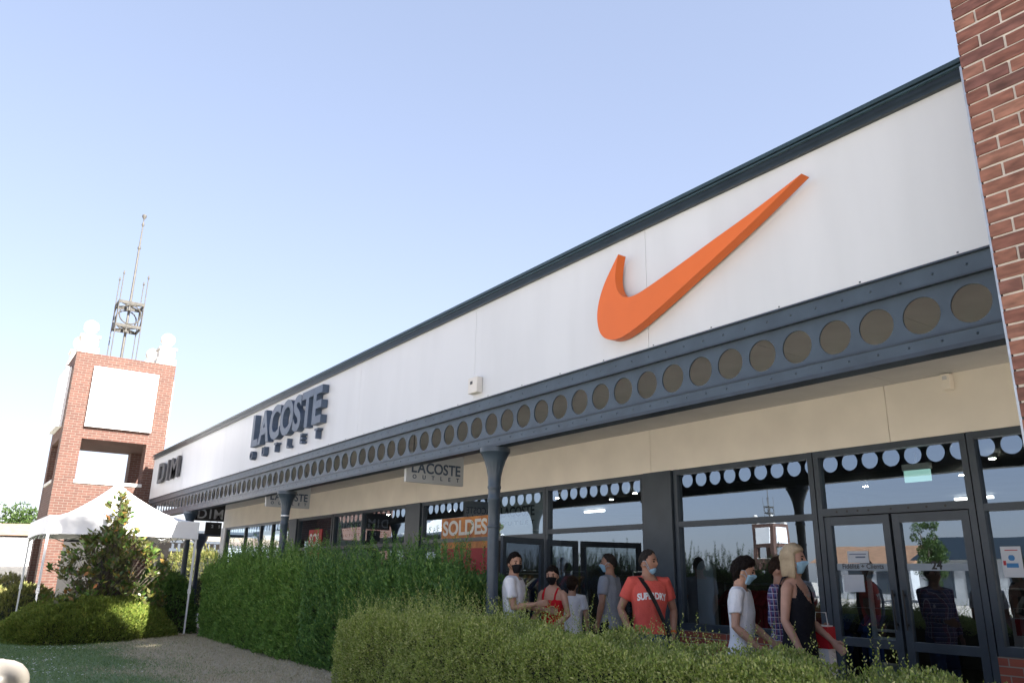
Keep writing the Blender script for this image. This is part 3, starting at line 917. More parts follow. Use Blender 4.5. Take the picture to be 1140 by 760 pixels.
# near brick pier, every brick laid
PX, PY = -1.55, 4.0
t = thing('brick_pier', (PX + 1.4, PY + 1.4, 0), 'dark red brick pier at the right edge of the view', 'pier')
MB().box(PX + .008, PX + 2.85, PY + .008, PY + 2.85, -.1, 7.7).build('core', M['mortar'], t)
q = MB()
bl, bh, jt = .213, .0625, .0130
row = 0
z = .005
while z < 7.7:
    off = 0 if row % 2 == 0 else .1125
    for face in ('front', 'right'):
        a = -off
        while a < 2.86:
            s0, s1 = max(a, 0), min(a + bl, 2.858)
            if s1 - s0 > .03:
                d = random.uniform(-.003, .003); dz = random.uniform(-.0022, .0022)
                if face == 'front': q.box(PX + s0, PX + s1, PY + d, PY + .05, z + dz, z + bh + dz)
                else:
                    if s0 > .06: q.box(PX + d, PX + .05, PY + s0, PY + s1, z + dz, z + bh + dz)
            a += bl + jt
    z += bh + jt; row += 1
br = q.build('brickwork', M['nearbrick'], t)
mm = M['nearbrick'].node_tree
pb = mm.nodes['Principled BSDF']
tcn = mm.nodes.new('ShaderNodeTexCoord'); nn = mm.nodes.new('ShaderNodeTexNoise'); nn.inputs['Scale'].default_value = 22; nn.inputs['Detail'].default_value = 9
mp = mm.nodes.new('ShaderNodeMapping'); mp.inputs['Scale'].default_value = (.5, 1, 1.6)
mm.links.new(tcn.outputs['Object'], mp.inputs[0]); mm.links.new(mp.outputs[0], nn.inputs['Vector'])
src = pb.inputs['Base Color'].links[0].from_socket
mrn = mm.nodes.new('ShaderNodeMapRange'); mrn.inputs[1].default_value = .3; mrn.inputs[2].default_value = .7; mrn.inputs[3].default_value = .62; mrn.inputs[4].default_value = 1.42
mm.links.new(nn.outputs[0], mrn.inputs[0])
vs = mm.nodes.new('ShaderNodeVectorMath'); vs.operation = 'SCALE'
mm.links.new(src, vs.inputs[0]); mm.links.new(mrn.outputs[0], vs.inputs['Scale']); mm.links.new(vs.outputs[0], pb.inputs['Base Color'])
bpn = mm.nodes.new('ShaderNodeBump'); bpn.inputs['Strength'].default_value = .6; bpn.inputs['Distance'].default_value = .006
mm.links.new(nn.outputs[0], bpn.inputs['Height']); mm.links.new(bpn.outputs[0], pb.inputs['Normal'])
q = MB(); q.box(PX - .014, PX - .002, PY + .01, PY + .06, .1, 4.1); q.build('corner_trim', M['galv'], t)

# ------------------------------------------------------------------ tent
TX, TY0, TY1 = -19.0, 1.84, 4.83
TL = TY1 - TY0
TD = 3.8
t = thing('gazebo_tent', (TX - TL / 2, (TY0 + TY1) / 2, LAWN), 'white pop-up tent on white poles beside the hedge', 'tent')
zv0, zv1 = Z(1.80) + .27 - .27, 0
zv0 = CAM_H + .67; zv1 = CAM_H + 1.05; zpk = CAM_H + 1.98
NN = 24
V, F = [], []
cxT, cyT = TX - TD / 2, (TY0 + TY1) / 2
for j in range(NN + 1):
    for i in range(NN + 1):
        a, b_ = -1 + 2 * i / NN, -1 + 2 * j / NN
        r = max(abs(a), abs(b_))
        dg = min(abs(a), abs(b_)) / r if r > 0 else 0
        hgt = (1 - r) ** 1.75
        zz = zv1 + (zpk - zv1) * (.06 * (1 - r) + .94 * hgt) - .03 * (1 - dg) * math.sin(math.pi * r) + .012 * noise.noise(Vector((a * 4, b_ * 4, 1)))
        V.append((cxT + a * TD / 2, cyT + b_ * TL / 2, zz))
for j in range(NN):
    for i in range(NN):
        k = j * (NN + 1) + i
        F.append((k, k + 1, k + NN + 2, k + NN + 1))
can = meshobj('canopy', V, F, M['tent'], t, True)
V, F = [], []
per = []
for k in range(96):
    s = k / 96 * 4
    e, u = int(s), s - int(s)
    p = [(-1 + 2 * u, -1), (1, -1 + 2 * u), (1 - 2 * u, 1), (-1, 1 - 2 * u)][e]
    per.append(p)
for lv in range(4):
    for k, (a, b_) in enumerate(per):
        sg = .018 * noise.noise(Vector((a * 5, b_ * 5, lv * .7))) * lv / 2
        ed = 1.004 + sg
        droop = .03 * math.sin(math.pi * ((k % 24) / 24)) if lv == 3 else 0
        V.append((cxT + a * ed * TD / 2, cyT + b_ * ed * TL / 2, zv1 + .004 - (zv1 - zv0) * lv / 3 + droop))
n_ = len(per)
for lv in range(3):
    for k in range(n_): F.append((lv * n_ + k, lv * n_ + (k + 1) % n_, (lv + 1) * n_ + (k + 1) % n_, (lv + 1) * n_ + k))
meshobj('valance', V, F, M['tent'], can, True)
for (lx, ly) in ((TX - .03, TY0 + .03), (TX - .03, TY1 - .03), (TX - TD + .03, TY0 + .03), (TX - TD + .03, TY1 - .03)):
    q = MB(); q.box(lx - .022, lx + .022, ly - .022, ly + .022, 1.0, zv1 - .01); q.box(lx - .016, lx + .016, ly - .016, ly + .016, LAWN - .05, 1.05); q.bevbox(lx - .03, lx + .03, ly - .03, ly + .03, .96, 1.06, .006); q.box(lx - .05, lx + .05, ly - .05, ly + .05, LAWN - .03, LAWN + .02)
    q.build('leg', M['white'], t)
q = MB()
for (a, b_) in (((TX - .06, TY0), (TX - .06, TY1)), ((TX - TD + .06, TY0), (TX - TD + .06, TY1)), ((TX, TY0 + .06), (TX - TD, TY0 + .06)), ((TX, TY1 - .06), (TX - TD, TY1 - .06))):
    pa, pb_ = Vector((*a, 0)), Vector((*b_, 0))
    for k in range(4):
        p0, p1 = pa.lerp(pb_, k / 4), pa.lerp(pb_, (k + 1) / 4)
        q.tube([(p0.x, p0.y, zv1 - .12), (p1.x, p1.y, zv1 - .42)], .012, 6); q.tube([(p0.x, p0.y, zv1 - .42), (p1.x, p1.y, zv1 - .12)], .012, 6)
q.build('folding_frame', M['galv'], t)

# ------------------------------------------------------------------ foliage
def leaves(P, Dn, Lg, Wd, fold=.25):
    """P base points (n,3), Dn unit growth directions, Lg, Wd arrays -> verts, faces (a folded diamond each)"""
    n = len(P)
    rnd = RNG.normal(size=(n, 3))
    side = np.cross(Dn, rnd); side /= np.linalg.norm(side, axis=1)[:, None] + 1e-9
    nor = np.cross(side, Dn)
    Lg = Lg[:, None]; Wd = Wd[:, None]
    mid = P + Dn * Lg * .45
    a = P
    b_ = mid + side * Wd * .5 + nor * Wd * fold
    c = P + Dn * Lg
    d = mid - side * Wd * .5 + nor * Wd * fold
    V = np.stack([a, b_, c, d], 1).reshape(-1, 3)
    return V
def leafmesh(name, V, m, parent=None, loc=None):
    n = len(V) // 4
    org = ORG[parent.name] if parent else Vector(loc or (0, 0, 0))
    me = bpy.data.meshes.new(name)
    me.vertices.add(n * 4); me.loops.add(n * 4); me.polygons.add(n)
    me.vertices.foreach_set('co', (V - np.array(org)).astype(np.float32).ravel())
    me.loops.foreach_set('vertex_index', np.arange(n * 4, dtype=np.int32))
    me.polygons.foreach_set('loop_start', np.arange(0, n * 4, 4, dtype=np.int32))
    me.polygons.foreach_set('loop_total', np.full(n, 4, dtype=np.int32))
    me.materials.append(m)
    me.update(calc_edges=True)
    o = bpy.data.objects.new(name, me)
    COL.objects.link(o)
    ORG[o.name] = org
    if parent: o.parent = parent
    else: o.location = org
    return o
def unit(a): return a / (np.linalg.norm(a, axis=1)[:, None] + 1e-9)
def vnoise(P, s, seed=0):
    return np.array([noise.noise(Vector((p[0] * s + seed, p[1] * s, p[2] * s))) for p in P])

def box_hedge(name, x0, x1, y0, y1, htop, label, m, n, leaf, updir, shoots, cat='hedge', group=None, amp=.08, z0=LAWN, dark_core=True, sh=(.12, .38), sw=.42):
    """htop(x) height. leaves in a shell over front, top, ends"""
    t = thing(name, ((x0 + x1) / 2, (y0 + y1) / 2, z0), label, cat, group)
    if dark_core:
        ins = .13  # solid dark core added behind the leaves to block see-through
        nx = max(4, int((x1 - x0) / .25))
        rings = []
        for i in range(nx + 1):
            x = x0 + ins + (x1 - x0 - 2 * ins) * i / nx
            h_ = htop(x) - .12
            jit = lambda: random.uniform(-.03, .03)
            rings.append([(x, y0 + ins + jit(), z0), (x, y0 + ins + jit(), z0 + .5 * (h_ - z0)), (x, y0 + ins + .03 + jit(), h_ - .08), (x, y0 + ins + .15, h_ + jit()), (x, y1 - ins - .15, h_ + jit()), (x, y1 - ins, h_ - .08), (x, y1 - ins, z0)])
        MB().loft(rings).build('core_fill', M['dark_core'], t)
    hm = max(htop(x) for x in np.linspace(x0, x1, 20)) - z0
    Af, At, Ae = (x1 - x0) * hm, (x1 - x0) * (y1 - y0), (y1 - y0) * hm
    pr = np.array([Af * 1.0, At * 1.0, Ae, Ae * .7]); pr /= pr.sum()
    ch = RNG.choice(4, n, p=pr)
    u, v = RNG.random(n), RNG.random(n)
    X = x0 + (x1 - x0) * u
    hx = np.interp(X, np.linspace(x0, x1, 60), [htop(x) for x in np.linspace(x0, x1, 60)])
    P = np.zeros((n, 3)); N = np.zeros((n, 3))
    dep = RNG.random(n) ** 1.5 * .16
    f = ch == 0
    P[f] = np.stack([X[f], y0 + dep[f], z0 + (hx[f] - z0) * v[f]], 1); N[f] = (0, -1, 0)
    f = ch == 1
    P[f] = np.stack([X[f], y0 + (y1 - y0) * v[f], hx[f] - dep[f]], 1); N[f] = (0, 0, 1)
    f = ch == 2
    P[f] = np.stack([x0 + dep[f], y0 + (y1 - y0) * u[f], z0 + (htop(x0) - z0) * v[f]], 1); N[f] = (-1, 0, 0)
    f = ch == 3
    P[f] = np.stack([x1 - dep[f], y0 + (y1 - y0) * u[f], z0 + (htop(x1) - z0) * v[f]], 1); N[f] = (1, 0, 0)
    # round the top edge and lump the surface
    nz = vnoise(P, 2.2, 3) * amp + vnoise(P, 6, 9) * amp * .7
    P += N * nz[:, None]
    edge = np.clip((P[:, 2] - (np.where(ch == 1, hx, hx)) + .18) / .18, 0, 1)
    P[:, 1] += np.where((ch == 0), edge ** 2 * .09, 0)
    Dn = unit(N * .75 + np.array(updir)[None] + RNG.normal(size=(n, 3)) * .45)
    sz = leaf[0] * RNG.uniform(.6, 1.25, n)
    VV = [leaves(P, Dn, sz, sz * leaf[1])]
    # upright shoots
    for k in range(shoots):
        x = random.uniform(x0 + .05, x1 - .05); y = random.uniform(y0 + .04, y1 - .1)
        L = random.uniform(*sh) * (1.5 if random.random() < .12 else 1)
        if cat == 'bush':
            kk = float(np.interp(x, [-9, -6, -4.5, -2], [1, .9, .5, .35]))
            if random.random() > kk: continue
            L *= .55 + .45 * kk
        base = np.array([x, y, htop(x) - .1])
        if random.random() < .35:
            base = np.array([x, y0 + .02, random.uniform(z0 + .35 * hm, htop(x) - .05)]); 
        dr = np.array([random.gauss(0, .18), random.gauss(-.10, .16), 1.0]); dr /= np.linalg.norm(dr)
        c = int(L / .010)
        s = np.linspace(0, 1, c)
        bend = np.array([random.gauss(0, .06), random.gauss(0, .06), 0])
        Q = base + dr[None] * (s * (L + .1))[:, None] + bend[None] * (s ** 2)[:, None]
        az = np.arange(c) * 2.4 + random.random() * 6
        dd = unit(np.stack([np.cos(az), np.sin(az), np.full(c, 1.0)], 1) * np.array([sw + .3, sw + .3, .8]))
        lz = leaf[0] * (1.15 - .55 * s) * RNG.uniform(.8, 1.15, c)
        VV.append(leaves(Q, dd, lz, lz * leaf[1]))
    leafmesh('foliage', np.concatenate(VV), m, t)
    return t
M['hedge'] = leafmat('hedge_leaf', [(.07, .15, .03), (.12, .23, .045), (.16, .30, .06), (.10, .20, .042), (.27, .39, .09)], .3, .5)
M['hedge2'] = leafmat('hedge_leaf_deep', [(.05, .12, .035), (.085, .18, .045), (.12, .24, .055), (.08, .17, .045), (.22, .34, .075)], .3, .5)
M['bush'] = leafmat('olive_bush_leaf', [(.15, .21, .04), (.28, .36, .08), (.40, .45, .13), (.22, .30, .065), (.56, .56, .25), (.18, .27, .055)], .35, .5)
M['mound'] = leafmat('dark_mound_leaf', [(.085, .135, .022), (.14, .20, .03), (.20, .25, .04), (.11, .16, .028), (.27, .28, .06)], .25, .6)
def ht1(x): return 1.55 + .10 * math.sin(x * .8 + 1) + .05 * math.sin(x * 2.3)
box_hedge('hedge', -18.2, -12.55, 4.86, 5.55, ht1, 'taller dark green clipped hedge between the tent pole and the second hedge', M['hedge'], 62000, (.058, .40), (0, 0, .9), 520, amp=.12, sh=(.12, .42))
def ht2(x): return 1.53 - .06 * (x + 12.5) / 1.0 * .35 + .05 * math.sin(x * 1.9) if x < -6 else 1.2
box_hedge('hedge', -12.42, -7.75, 4.80, 5.50, ht2, 'leafy hedge with loose upright shoots behind the olive bush', M['hedge2'], 52000, (.054, .40), (0, 0, .9), 480, amp=.13, sh=(.14, .46))
def htb(x):
    return float(np.interp(x, [-9.3, -8.9, -8.4, -7.4, -6.4, -5.5, -4.4, -3.6, -2.9, -2.4, -2.0], [.74, .95, 1.05, 1.10, 1.09, 1.04, 1.02, 1.00, 1.00, .97, .90])) - .05
box_hedge('bush', -9.0, -2.0, 3.95, 4.72, htb, 'low olive green clipped bush row in front of the waiting people', M['bush'], 170000, (.027, .46), (0, 0, .5), 1500, cat='bush', amp=.12, sh=(.06, .28))
# small bush tuft at left end
# mound
def dome(name, c, rx, ry, h_, label, m, n, leaf, cat='shrub', group=None, up=.35, lump=.06, core=True, parent=None):
    t = thing(name, c, label, cat, group)
    a = RNG.random(n) * 2 * math.pi
    el = np.arcsin(RNG.random(n) ** .8)
    ur = np.stack([np.cos(a) * np.cos(el), np.sin(a) * np.cos(el), np.sin(el)], 1)
    nz = 1 + (vnoise(ur * 3, 1.0, c[0]) * lump * 2 + vnoise(ur * 9, 1.0, c[1]) * lump)
    rad = nz * (1 - RNG.random(n) ** 2 * .12)
    pw = np.abs(ur) ** np.array([.95, .95, 1.0]) * np.sign(ur)
    P = pw * rad[:, None] * np.array([rx, ry, h_]) + np.array(c)
    N = unit(ur / np.array([rx, ry, h_]))
    Dn = unit(N + RNG.normal(size=(n, 3)) * .45 + np.array([0, 0, up]))
    sz = leaf[0] * RNG.uniform(.6, 1.3, n)
    leafmesh('foliage', leaves(P, Dn, sz, sz * leaf[1]), m, t)
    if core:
        q = MB(); rings = []  # added dark core filling the dome behind its leaves
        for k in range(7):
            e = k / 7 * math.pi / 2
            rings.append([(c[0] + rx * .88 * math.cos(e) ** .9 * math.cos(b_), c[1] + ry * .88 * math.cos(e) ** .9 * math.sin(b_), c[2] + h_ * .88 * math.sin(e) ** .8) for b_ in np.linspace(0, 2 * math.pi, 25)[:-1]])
        q.loft(rings).build('core_fill', M['dark_core'], t)
    return t
dome('mound_shrub', (-18.9, 2.92, LAWN - .06), 1.25, 1.62, .88, 'low dark green dome shaped shrub on the lawn below the tent', M['mound'], 70000, (.055, .4))

# magnolia
t = thing('magnolia', (-18.9, 3.15, LAWN), 'young magnolia with glossy green and rust leaves growing before the tent', 'small tree')
q = MB()
def menv(z): return float(np.interp(z, [.4, .8, 1.3, 1.75, 2.05, 2.2, 2.35, 2.6, 2.85, 3.1], [.8, 1.2, 1.2, 1.0, .60, .26, .12, .25, .18, .04]))
q.tube([(-18.9, 3.12, LAWN), (-18.88, 3.10, 1.2), (-18.9, 3.13, 2.2), (-18.87, 3.10, 2.98)], [.035, .026, .015, .005], 8)
PP, DD = [], []
for k in range(255):
    z = random.uniform(.70, 2.2) if k < 228 else random.uniform(2.2, 2.98)
    e = menv(z); a = random.random() * 6.283; r = math.sqrt(random.random()) * e
    c = Vector((-18.9 + r * .62 * math.cos(a), 3.12 + r * math.sin(a), z + (.18 * noise.noise(Vector((a * 2, r * 3, 0))))))
    st = Vector((-18.9 + .1 * math.cos(a), 3.12 + .14 * math.sin(a) * (1 if z < 2 else .1), max(LAWN, z * .62 - .25) if z < 2.2 else z - .25))
    mid = st.lerp(c, .55) + Vector((0, 0, -.05))
    q.tube([st, mid, c], [.0045, .004, .003], 5)
    d = (c - mid).normalized()
    for _ in range(13):
        az = random.random() * 6.28
        PP.append(c + Vector((random.gauss(0, .035), random.gauss(0, .035), random.gauss(0, .045))))
        DD.append((d * .5 + Vector((math.cos(az), math.sin(az), random.uniform(-.15, .9)))).normalized())
for (dy, dx) in ((-.5, 0), (.42, .1), (-.25, .3), (.2, -.2), (-.8, .1), (.7, .0)):
    q.tube([(-18.9 + dx * .15, 3.12 + dy * .15, LAWN), (-18.9 + dx * .5, 3.12 + dy * .6, .75), (-18.9 + dx * .7, 3.12 + dy, 1.5)], [.025, .018, .006], 7)
q.build('branches', M['bark'], t)
PP = np.array([p[:] for p in PP]); DD = np.array([d[:] for d in DD])
sz = .15 * RNG.uniform(.55, 1.15, len(PP))
M['mag'] = leafmat('magnolia_leaf', [(.045, .10, .022), (.08, .16, .03), (.14, .21, .045), (.06, .125, .028), (.10, .17, .035), (.26, .27, .06), (.34, .13, .05)], .3, .3, under=(.12, .12, .045))
leafmesh('foliage', leaves(PP, DD, sz, sz * .46, .12), M['mag'], t)

# grass blades on the lawn and clover flowers
n = 90000
X = RNG.uniform(-21, -4.5, n); Y = RNG.uniform(.2, 4.85, n)
P = np.stack([X, Y, np.array([lawn_z(a, b_) for a, b_ in zip(X, Y)])], 1)
dry = np.clip((Y - 2.1) / 1.7 + vnoise(P, .7, 4) * .9, 0, 1)
isdry = RNG.random(n) < dry * .95 + .03
Dn = unit(RNG.normal(size=(n, 3)) * np.array([.7, .7, .15]) + np.array([0, 0, .8]))
sz = RNG.uniform(.02, .055, n)
VV = leaves(P, Dn, sz, sz * .16)
M['grass'] = leafmat('green_grass', [(.09, .16, .055), (.15, .23, .075), (.21, .29, .11)], .3, .6)
M['drygrass'] = leafmat('dry_grass', [(.36, .30, .19), (.52, .45, .32), (.44, .38, .26), (.26, .26, .13)], .2, .8)
idx = np.repeat(isdry, 4)
tag(leafmesh('grass', VV[~idx], M['grass']), 'short green grass on the shaded lawn', 'grass', kind='stuff')
tag(leafmesh('dry_grass', VV[idx], M['drygrass']), 'dry straw coloured grass beside the hedge', 'grass', kind='stuff')
n = 620
X = RNG.uniform(-17.5, -8, n); Y = RNG.uniform(.4, 2.9, n)
P0 = np.stack([X, Y, np.array([lawn_z(a, b_) for a, b_ in zip(X, Y)])], 1)
keep = vnoise(P0, 1.1, 31) > .02
P0 = P0[keep]
VV = []
for k in range(5):
    a = k * 1.257
    VV.append(leaves(P0 + np.array([0, 0, .035]), unit(np.tile(np.array([[math.cos(a), math.sin(a), .5]]), (len(P0), 1))), np.full(len(P0), .011), np.full(len(P0), .009)))
tag(leafmesh('clover_flowers', np.concatenate(VV), M['white']), 'tiny white clover flowers scattered over the green lawn', 'flowers', kind='stuff')
# ------------------------------------------------------------------ background left
M['sunshrub'] = leafmat('yellow_green_leaf', [(.12, .14, .03), (.18, .19, .05), (.25, .23, .08), (.10, .14, .03)], .35, .6)
M['grassy'] = leafmat('ornamental_grass', [(.20, .19, .06), (.30, .26, .10), (.16, .19, .05), (.36, .30, .16)], .3, .7)
k = 0
for (x, y, rx, ry, h_, m_, lb) in [(-25.0, 2.2, .8, .9, 1.05, 'sunshrub', 'yellow green shrub in sunlight left of the brick tower'), (-27.5, 1.3, .9, .8, 1.1, 'grassy', 'straw coloured grass clump at the far left edge behind the tent'), (-24.4, 3.6, .6, .7, 1.0, 'sunshrub', 'yellow green shrub in sunlight at the foot of the brick tower'), (-30.5, 2.3, 1.0, .9, 1.25, 'grassy', 'straw coloured grass clump behind the left tent poles')]:
    dome('shrub', (x, y, -.1), rx, ry, h_, lb, M[m_], 6500, (.10, .3), group='sunlit shrubs left of the tower', up=.7, lump=.1)
for i, (xx, yy, hh) in enumerate([(-20.3, 4.75, 1.25), (-21.7, 5.0, 1.4), (-23.3, 5.0, 1.5)]):
    dome('shrub', (xx, yy, 0), .85, .55, hh, ['dark green shrub beside the right tent pole', 'dark green shrub under the back edge of the tent', 'dark green shrub at the foot of the brick tower behind the tent'][i], M['hedge2'], 9000, (.07, .42), group='dark shrubs behind the tent', up=.6, lump=.1)
for i in range(5):
    xx, yy = [(-30.5, 9.6), (-34, 10.5), (-36.5, 11.6), (-33, 9.0), (-39, 9.8)][i]
    dome('shrub', (xx, yy, -.1), 1.25, 1.25, 2.0 + .12 * i, ['bright green shrub under the far end of the canopy', 'bright green shrub left of the far column', 'bright green shrub right of the far column', 'bright green shrub nearest the arcade end', 'bright green shrub deepest under the far canopy'][i], M['sunshrub'], 5000, (.12, .35), group='shrubs past the arcade end', up=.5, lump=.12)
# far wing with pierced beam
t = thing('far_arcade', (-46, 14, 0), 'distant cream arcade with dark pierced beam and thin columns beyond the canopy end', 'building')
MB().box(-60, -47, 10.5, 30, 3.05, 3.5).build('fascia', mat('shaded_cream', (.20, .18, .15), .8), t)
q = MB(); q.box(-47, -46.8, 10.5, 30, 2.9, 3.05); q.box(-47, -46.8, 10.5, 30, 2.45, 2.6)
yy = 10.6
while yy < 29: q.box(-46.95, -46.85, yy, yy + .12, 2.6, 2.9); yy += .32
q.build('beam', M['steel_dark'], t)
for yy in (12.0, 16.5, 21, 25.5):
    q = MB(); q.lathe([(.1, -.1), (.1, 2.0), (.2, 2.3), (.26, 2.45)], (-46.9, yy), 14); q.build('column', M['steel'], t)
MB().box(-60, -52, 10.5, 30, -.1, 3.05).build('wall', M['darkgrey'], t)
t = thing('capital_column', (-29.6, 7.62, 0), 'dark blue column with flared capital behind the black hanging board', 'column')
q = MB(); q.lathe([(.1, -.1), (.08, .2), (.075, 1.9), (.09, 1.95), (.075, 2.0), (.10, 2.2), (.24, 2.5), (.26, 2.62)], (-29.6, 7.62), 20); q.build('shaft', M['steel_dark'], t, smooth=True)
q = MB(); q.box(-29.7, -29.5, 6.9, 9.5, 2.62, 2.8); q.build('bracket', M['steel_dark'], t)
t = thing('canopy_beam', (-40, D, 0), 'pierced dark beam on thin columns continuing past the brick tower', 'canopy beam')
q = MB(); pierced(q, [-29.7 - PIT * k for k in range(70)], 'x', D + .045, .014, za, zc, PIT); q.box(-52, -29.5, D + .012, D + .05, zc + .001, ZT); q.box(-52, -29.5, D + .0, D + .1, zb0, za - .001)
q.build('beam', M['steel'], t)
for xx in (-33, -39, -45, -51): column(xx, D + .08, t)
# low white shop at the far left
t = thing('shop_building', (-62, 3, 0), 'low white shop with tan roof at the far left edge', 'building')
MB().box(-72, -62, -6, 7.2, -.1, 3.0).build('wall', M['lgrey'], t)
q = MB(); q.add([(-61.6, -7, 3.2), (-61.6, 7.6, 3.55), (-72, 7.6, 3.55), (-72, -7, 3.2), (-66, -7, 4.0), (-66, 7.6, 4.5)], [(0, 1, 5, 4), (2, 3, 4, 5), (0, 4, 3), (1, 2, 5)])
q.build('roof', mat('tan_roof', (.32, .22, .15), .8, .2, 3), t)
MB().box(-62.1, -61.9, -6, 7.2, 3.0, 3.35).build('fascia', M['lgrey'], t)
for yy in (-4, -1.2, 1.6, 4.4):
    wv = MB().box(-62.06, -61.98, yy, yy + 1.6, 1.9, 2.8).build('window', M['frame'], t)
    MB().add([], [])
t = thing('white_awning', (-58, 4, 0), 'white awning roof on posts beyond the left tent poles', 'awning')
q = MB(); q.add([(-57, .5, 1.75), (-57, 6.0, 1.85), (-61, 6.0, 2.75), (-61, .5, 2.7), (-57, .5, 1.45), (-57, 6.0, 1.55)], [(0, 1, 2, 3), (0, 4, 5, 1)]); q.build('cloth', M['tent'], t)
for yy in (.7, 5.8):
    q = MB(); q.tube([(-57.05, yy, -.1), (-57.05, yy, 1.8)], .04, 8); q.build('post', M['white'], t)
# trees
M['tree'] = leafmat('tree_leaf', [(.030, .060, .014), (.050, .095, .020), (.08, .13, .03), (.04, .08, .018)], .3, .5)
def tree(x, y, h_, rw, label, n=9000, trunk=.3, cr=.55, group=None, leaf=.22, squash=1.0):
    t = thing('tree', (x, y, -.1), label, 'tree', group)
    q = MB(); q.tube([(x, y, -.15), (x + .05, y, h_ * .3), (x - .1, y + .1, h_ * .62)], [trunk, trunk * .75, trunk * .35], 10)
    for k in range(7):
        a = k * 2.4
        q.tube([(x, y, h_ * (.28 + .04 * k)), (x + rw * .55 * math.cos(a), y + rw * .55 * math.sin(a), h_ * (.5 + .05 * k))], [trunk * .35, .04], 6)
    q.build('trunk', M['bark'], t)
    cl = []
    for k in range(46):
        u = RNG.normal(size=3); u /= np.linalg.norm(u)
        rr = RNG.random() ** .45
        cl.append((np.array([x, y, h_ * (1 - cr / 2)]) + u * rr * np.array([rw, rw, h_ * cr / 2]), RNG.uniform(.22, .40) * rw))
    ci = RNG.integers(0, len(cl), n)
    C = np.array([c[0] for c in cl])[ci]; RR = np.array([c[1] for c in cl])[ci]
    u = unit(RNG.normal(size=(n, 3)))
    P = C + u * (RR * RNG.uniform(.6, 1.05, n))[:, None]
    Dn = unit(u + RNG.normal(size=(n, 3)) * .6)
    sz = leaf * RNG.uniform(.6, 1.3, n)
    leafmesh('crown', leaves(P, Dn, sz, sz * .6), M['tree'], t)
    return t
tree(-80, 5.5, 6.6, 2.2, 'small green tree top above the roof at the far left edge', 4000)
# behind the camera: what the glass mirrors and what shades the lawn
tree(-31, -44, 6.2, 1.1, 'narrow tree across the car park, mirrored in the right door', 9000, .14, cr=.85, leaf=.12)
def low_shop(x0, x1, y, label, rm):
    t = thing('shop_building', ((x0 + x1) / 2, y, 0), label, 'building', 'shops across the car park')
    MB().box(x0, x1, y - 10, y, -.1, 3.3).build('wall', M['lgrey'], t)
    q = MB(); q.add([(x0 - .4, y + .4, 3.2), (x1 + .4, y + .4, 3.2), (x1 + .4, y - 10, 3.2), (x0 - .4, y - 10, 3.2), (x0 - .4, y - 4, 5.0), (x1 + .4, y - 4, 5.0)], [(0, 1, 5, 4), (2, 3, 4, 5), (0, 4, 3), (1, 2, 5)])
    q.build('roof', rm, t)
    for k in range(int((x1 - x0) / 3)):
        MB().box(x0 + .6 + 3 * k, x0 + 2.8 + 3 * k, y - .02, y + .03, .4, 2.6).build('window', M['frame'], t)
rt_ = mat('tile_roof', (.30, .17, .10), .85, .2, 2)
low_shop(-50, -40, -58, 'low tiled shop row across the car park, left of the reflected tree', rt_)
low_shop(-34, -12, -48, 'low tiled shop row across the car park, right of the reflected tree', M['flash'])
tree(5.6, 4.8, 18.9, 3.7, 'tall unseen tree added to shade the lawn', 36000, .35, .68, leaf=.28)  # out of view, added and sized to shade lawn, mound shrub and bollard
# bollard at the lower left corner
t = thing('bollard', (-5.55, .42, 0), 'round beige bollard with a domed top at the lower left corner', 'bollard')
bx, by = -5.55, .42
q = MB(); rb = .165; zt = .955
q.lathe([(rb, 0), (rb, zt - .11), (rb - .006, zt - .085), (rb - .02, zt - .06), (rb - .05, zt - .03), (rb - .09, zt - .012), (rb - .14, zt - .003), (.02, zt)], (bx, by), 40); q.build('shell', M['bollard'], t, smooth='all')
q = MB(); q.lathe([(rb + .003, zt - .135), (rb + .003, zt - .128)], (bx, by), 40); q.build('seam', M['darkgrey'], t)
# rope barrier and black wind screen frames
t = thing('rail_barrier', (-21, 1.3, 0), 'thin grey rail barrier beside the left tent poles', 'barrier')
q = MB()
for xx in (-20.5, -22.5, -24.5): q.tube([(xx, 1.1 + (xx + 20.5) * -.05, -.1), (xx, 1.1 + (xx + 20.5) * -.05, 1.0)], .025, 8)
q.build('post', M['galv'], t)
q = MB(); q.tube([(-20.5, 1.1, .95), (-24.5, 1.3, .95)], .016, 6); q.tube([(-20.5, 1.1, .55), (-24.5, 1.3, .55)], .016, 6); q.build('rail', M['galv'], t)
t = thing('windscreen', (-19.6, 5.9, 0), 'black framed glass windscreen under the far end of the canopy', 'windscreen')
q = MB()
for (a, b_) in ((-20.4, -19.6), (-19.55, -18.7)):
    q.box(a, a + .05, 5.78, 5.83, 0, 1.78); q.box(b_ - .05, b_, 5.78, 5.83, 0, 1.78); q.box(a, b_, 5.782, 5.828, 1.74, 1.782); q.box(a, b_, 5.782, 5.828, .3, .34)
q.build('frame', M['black'], t)

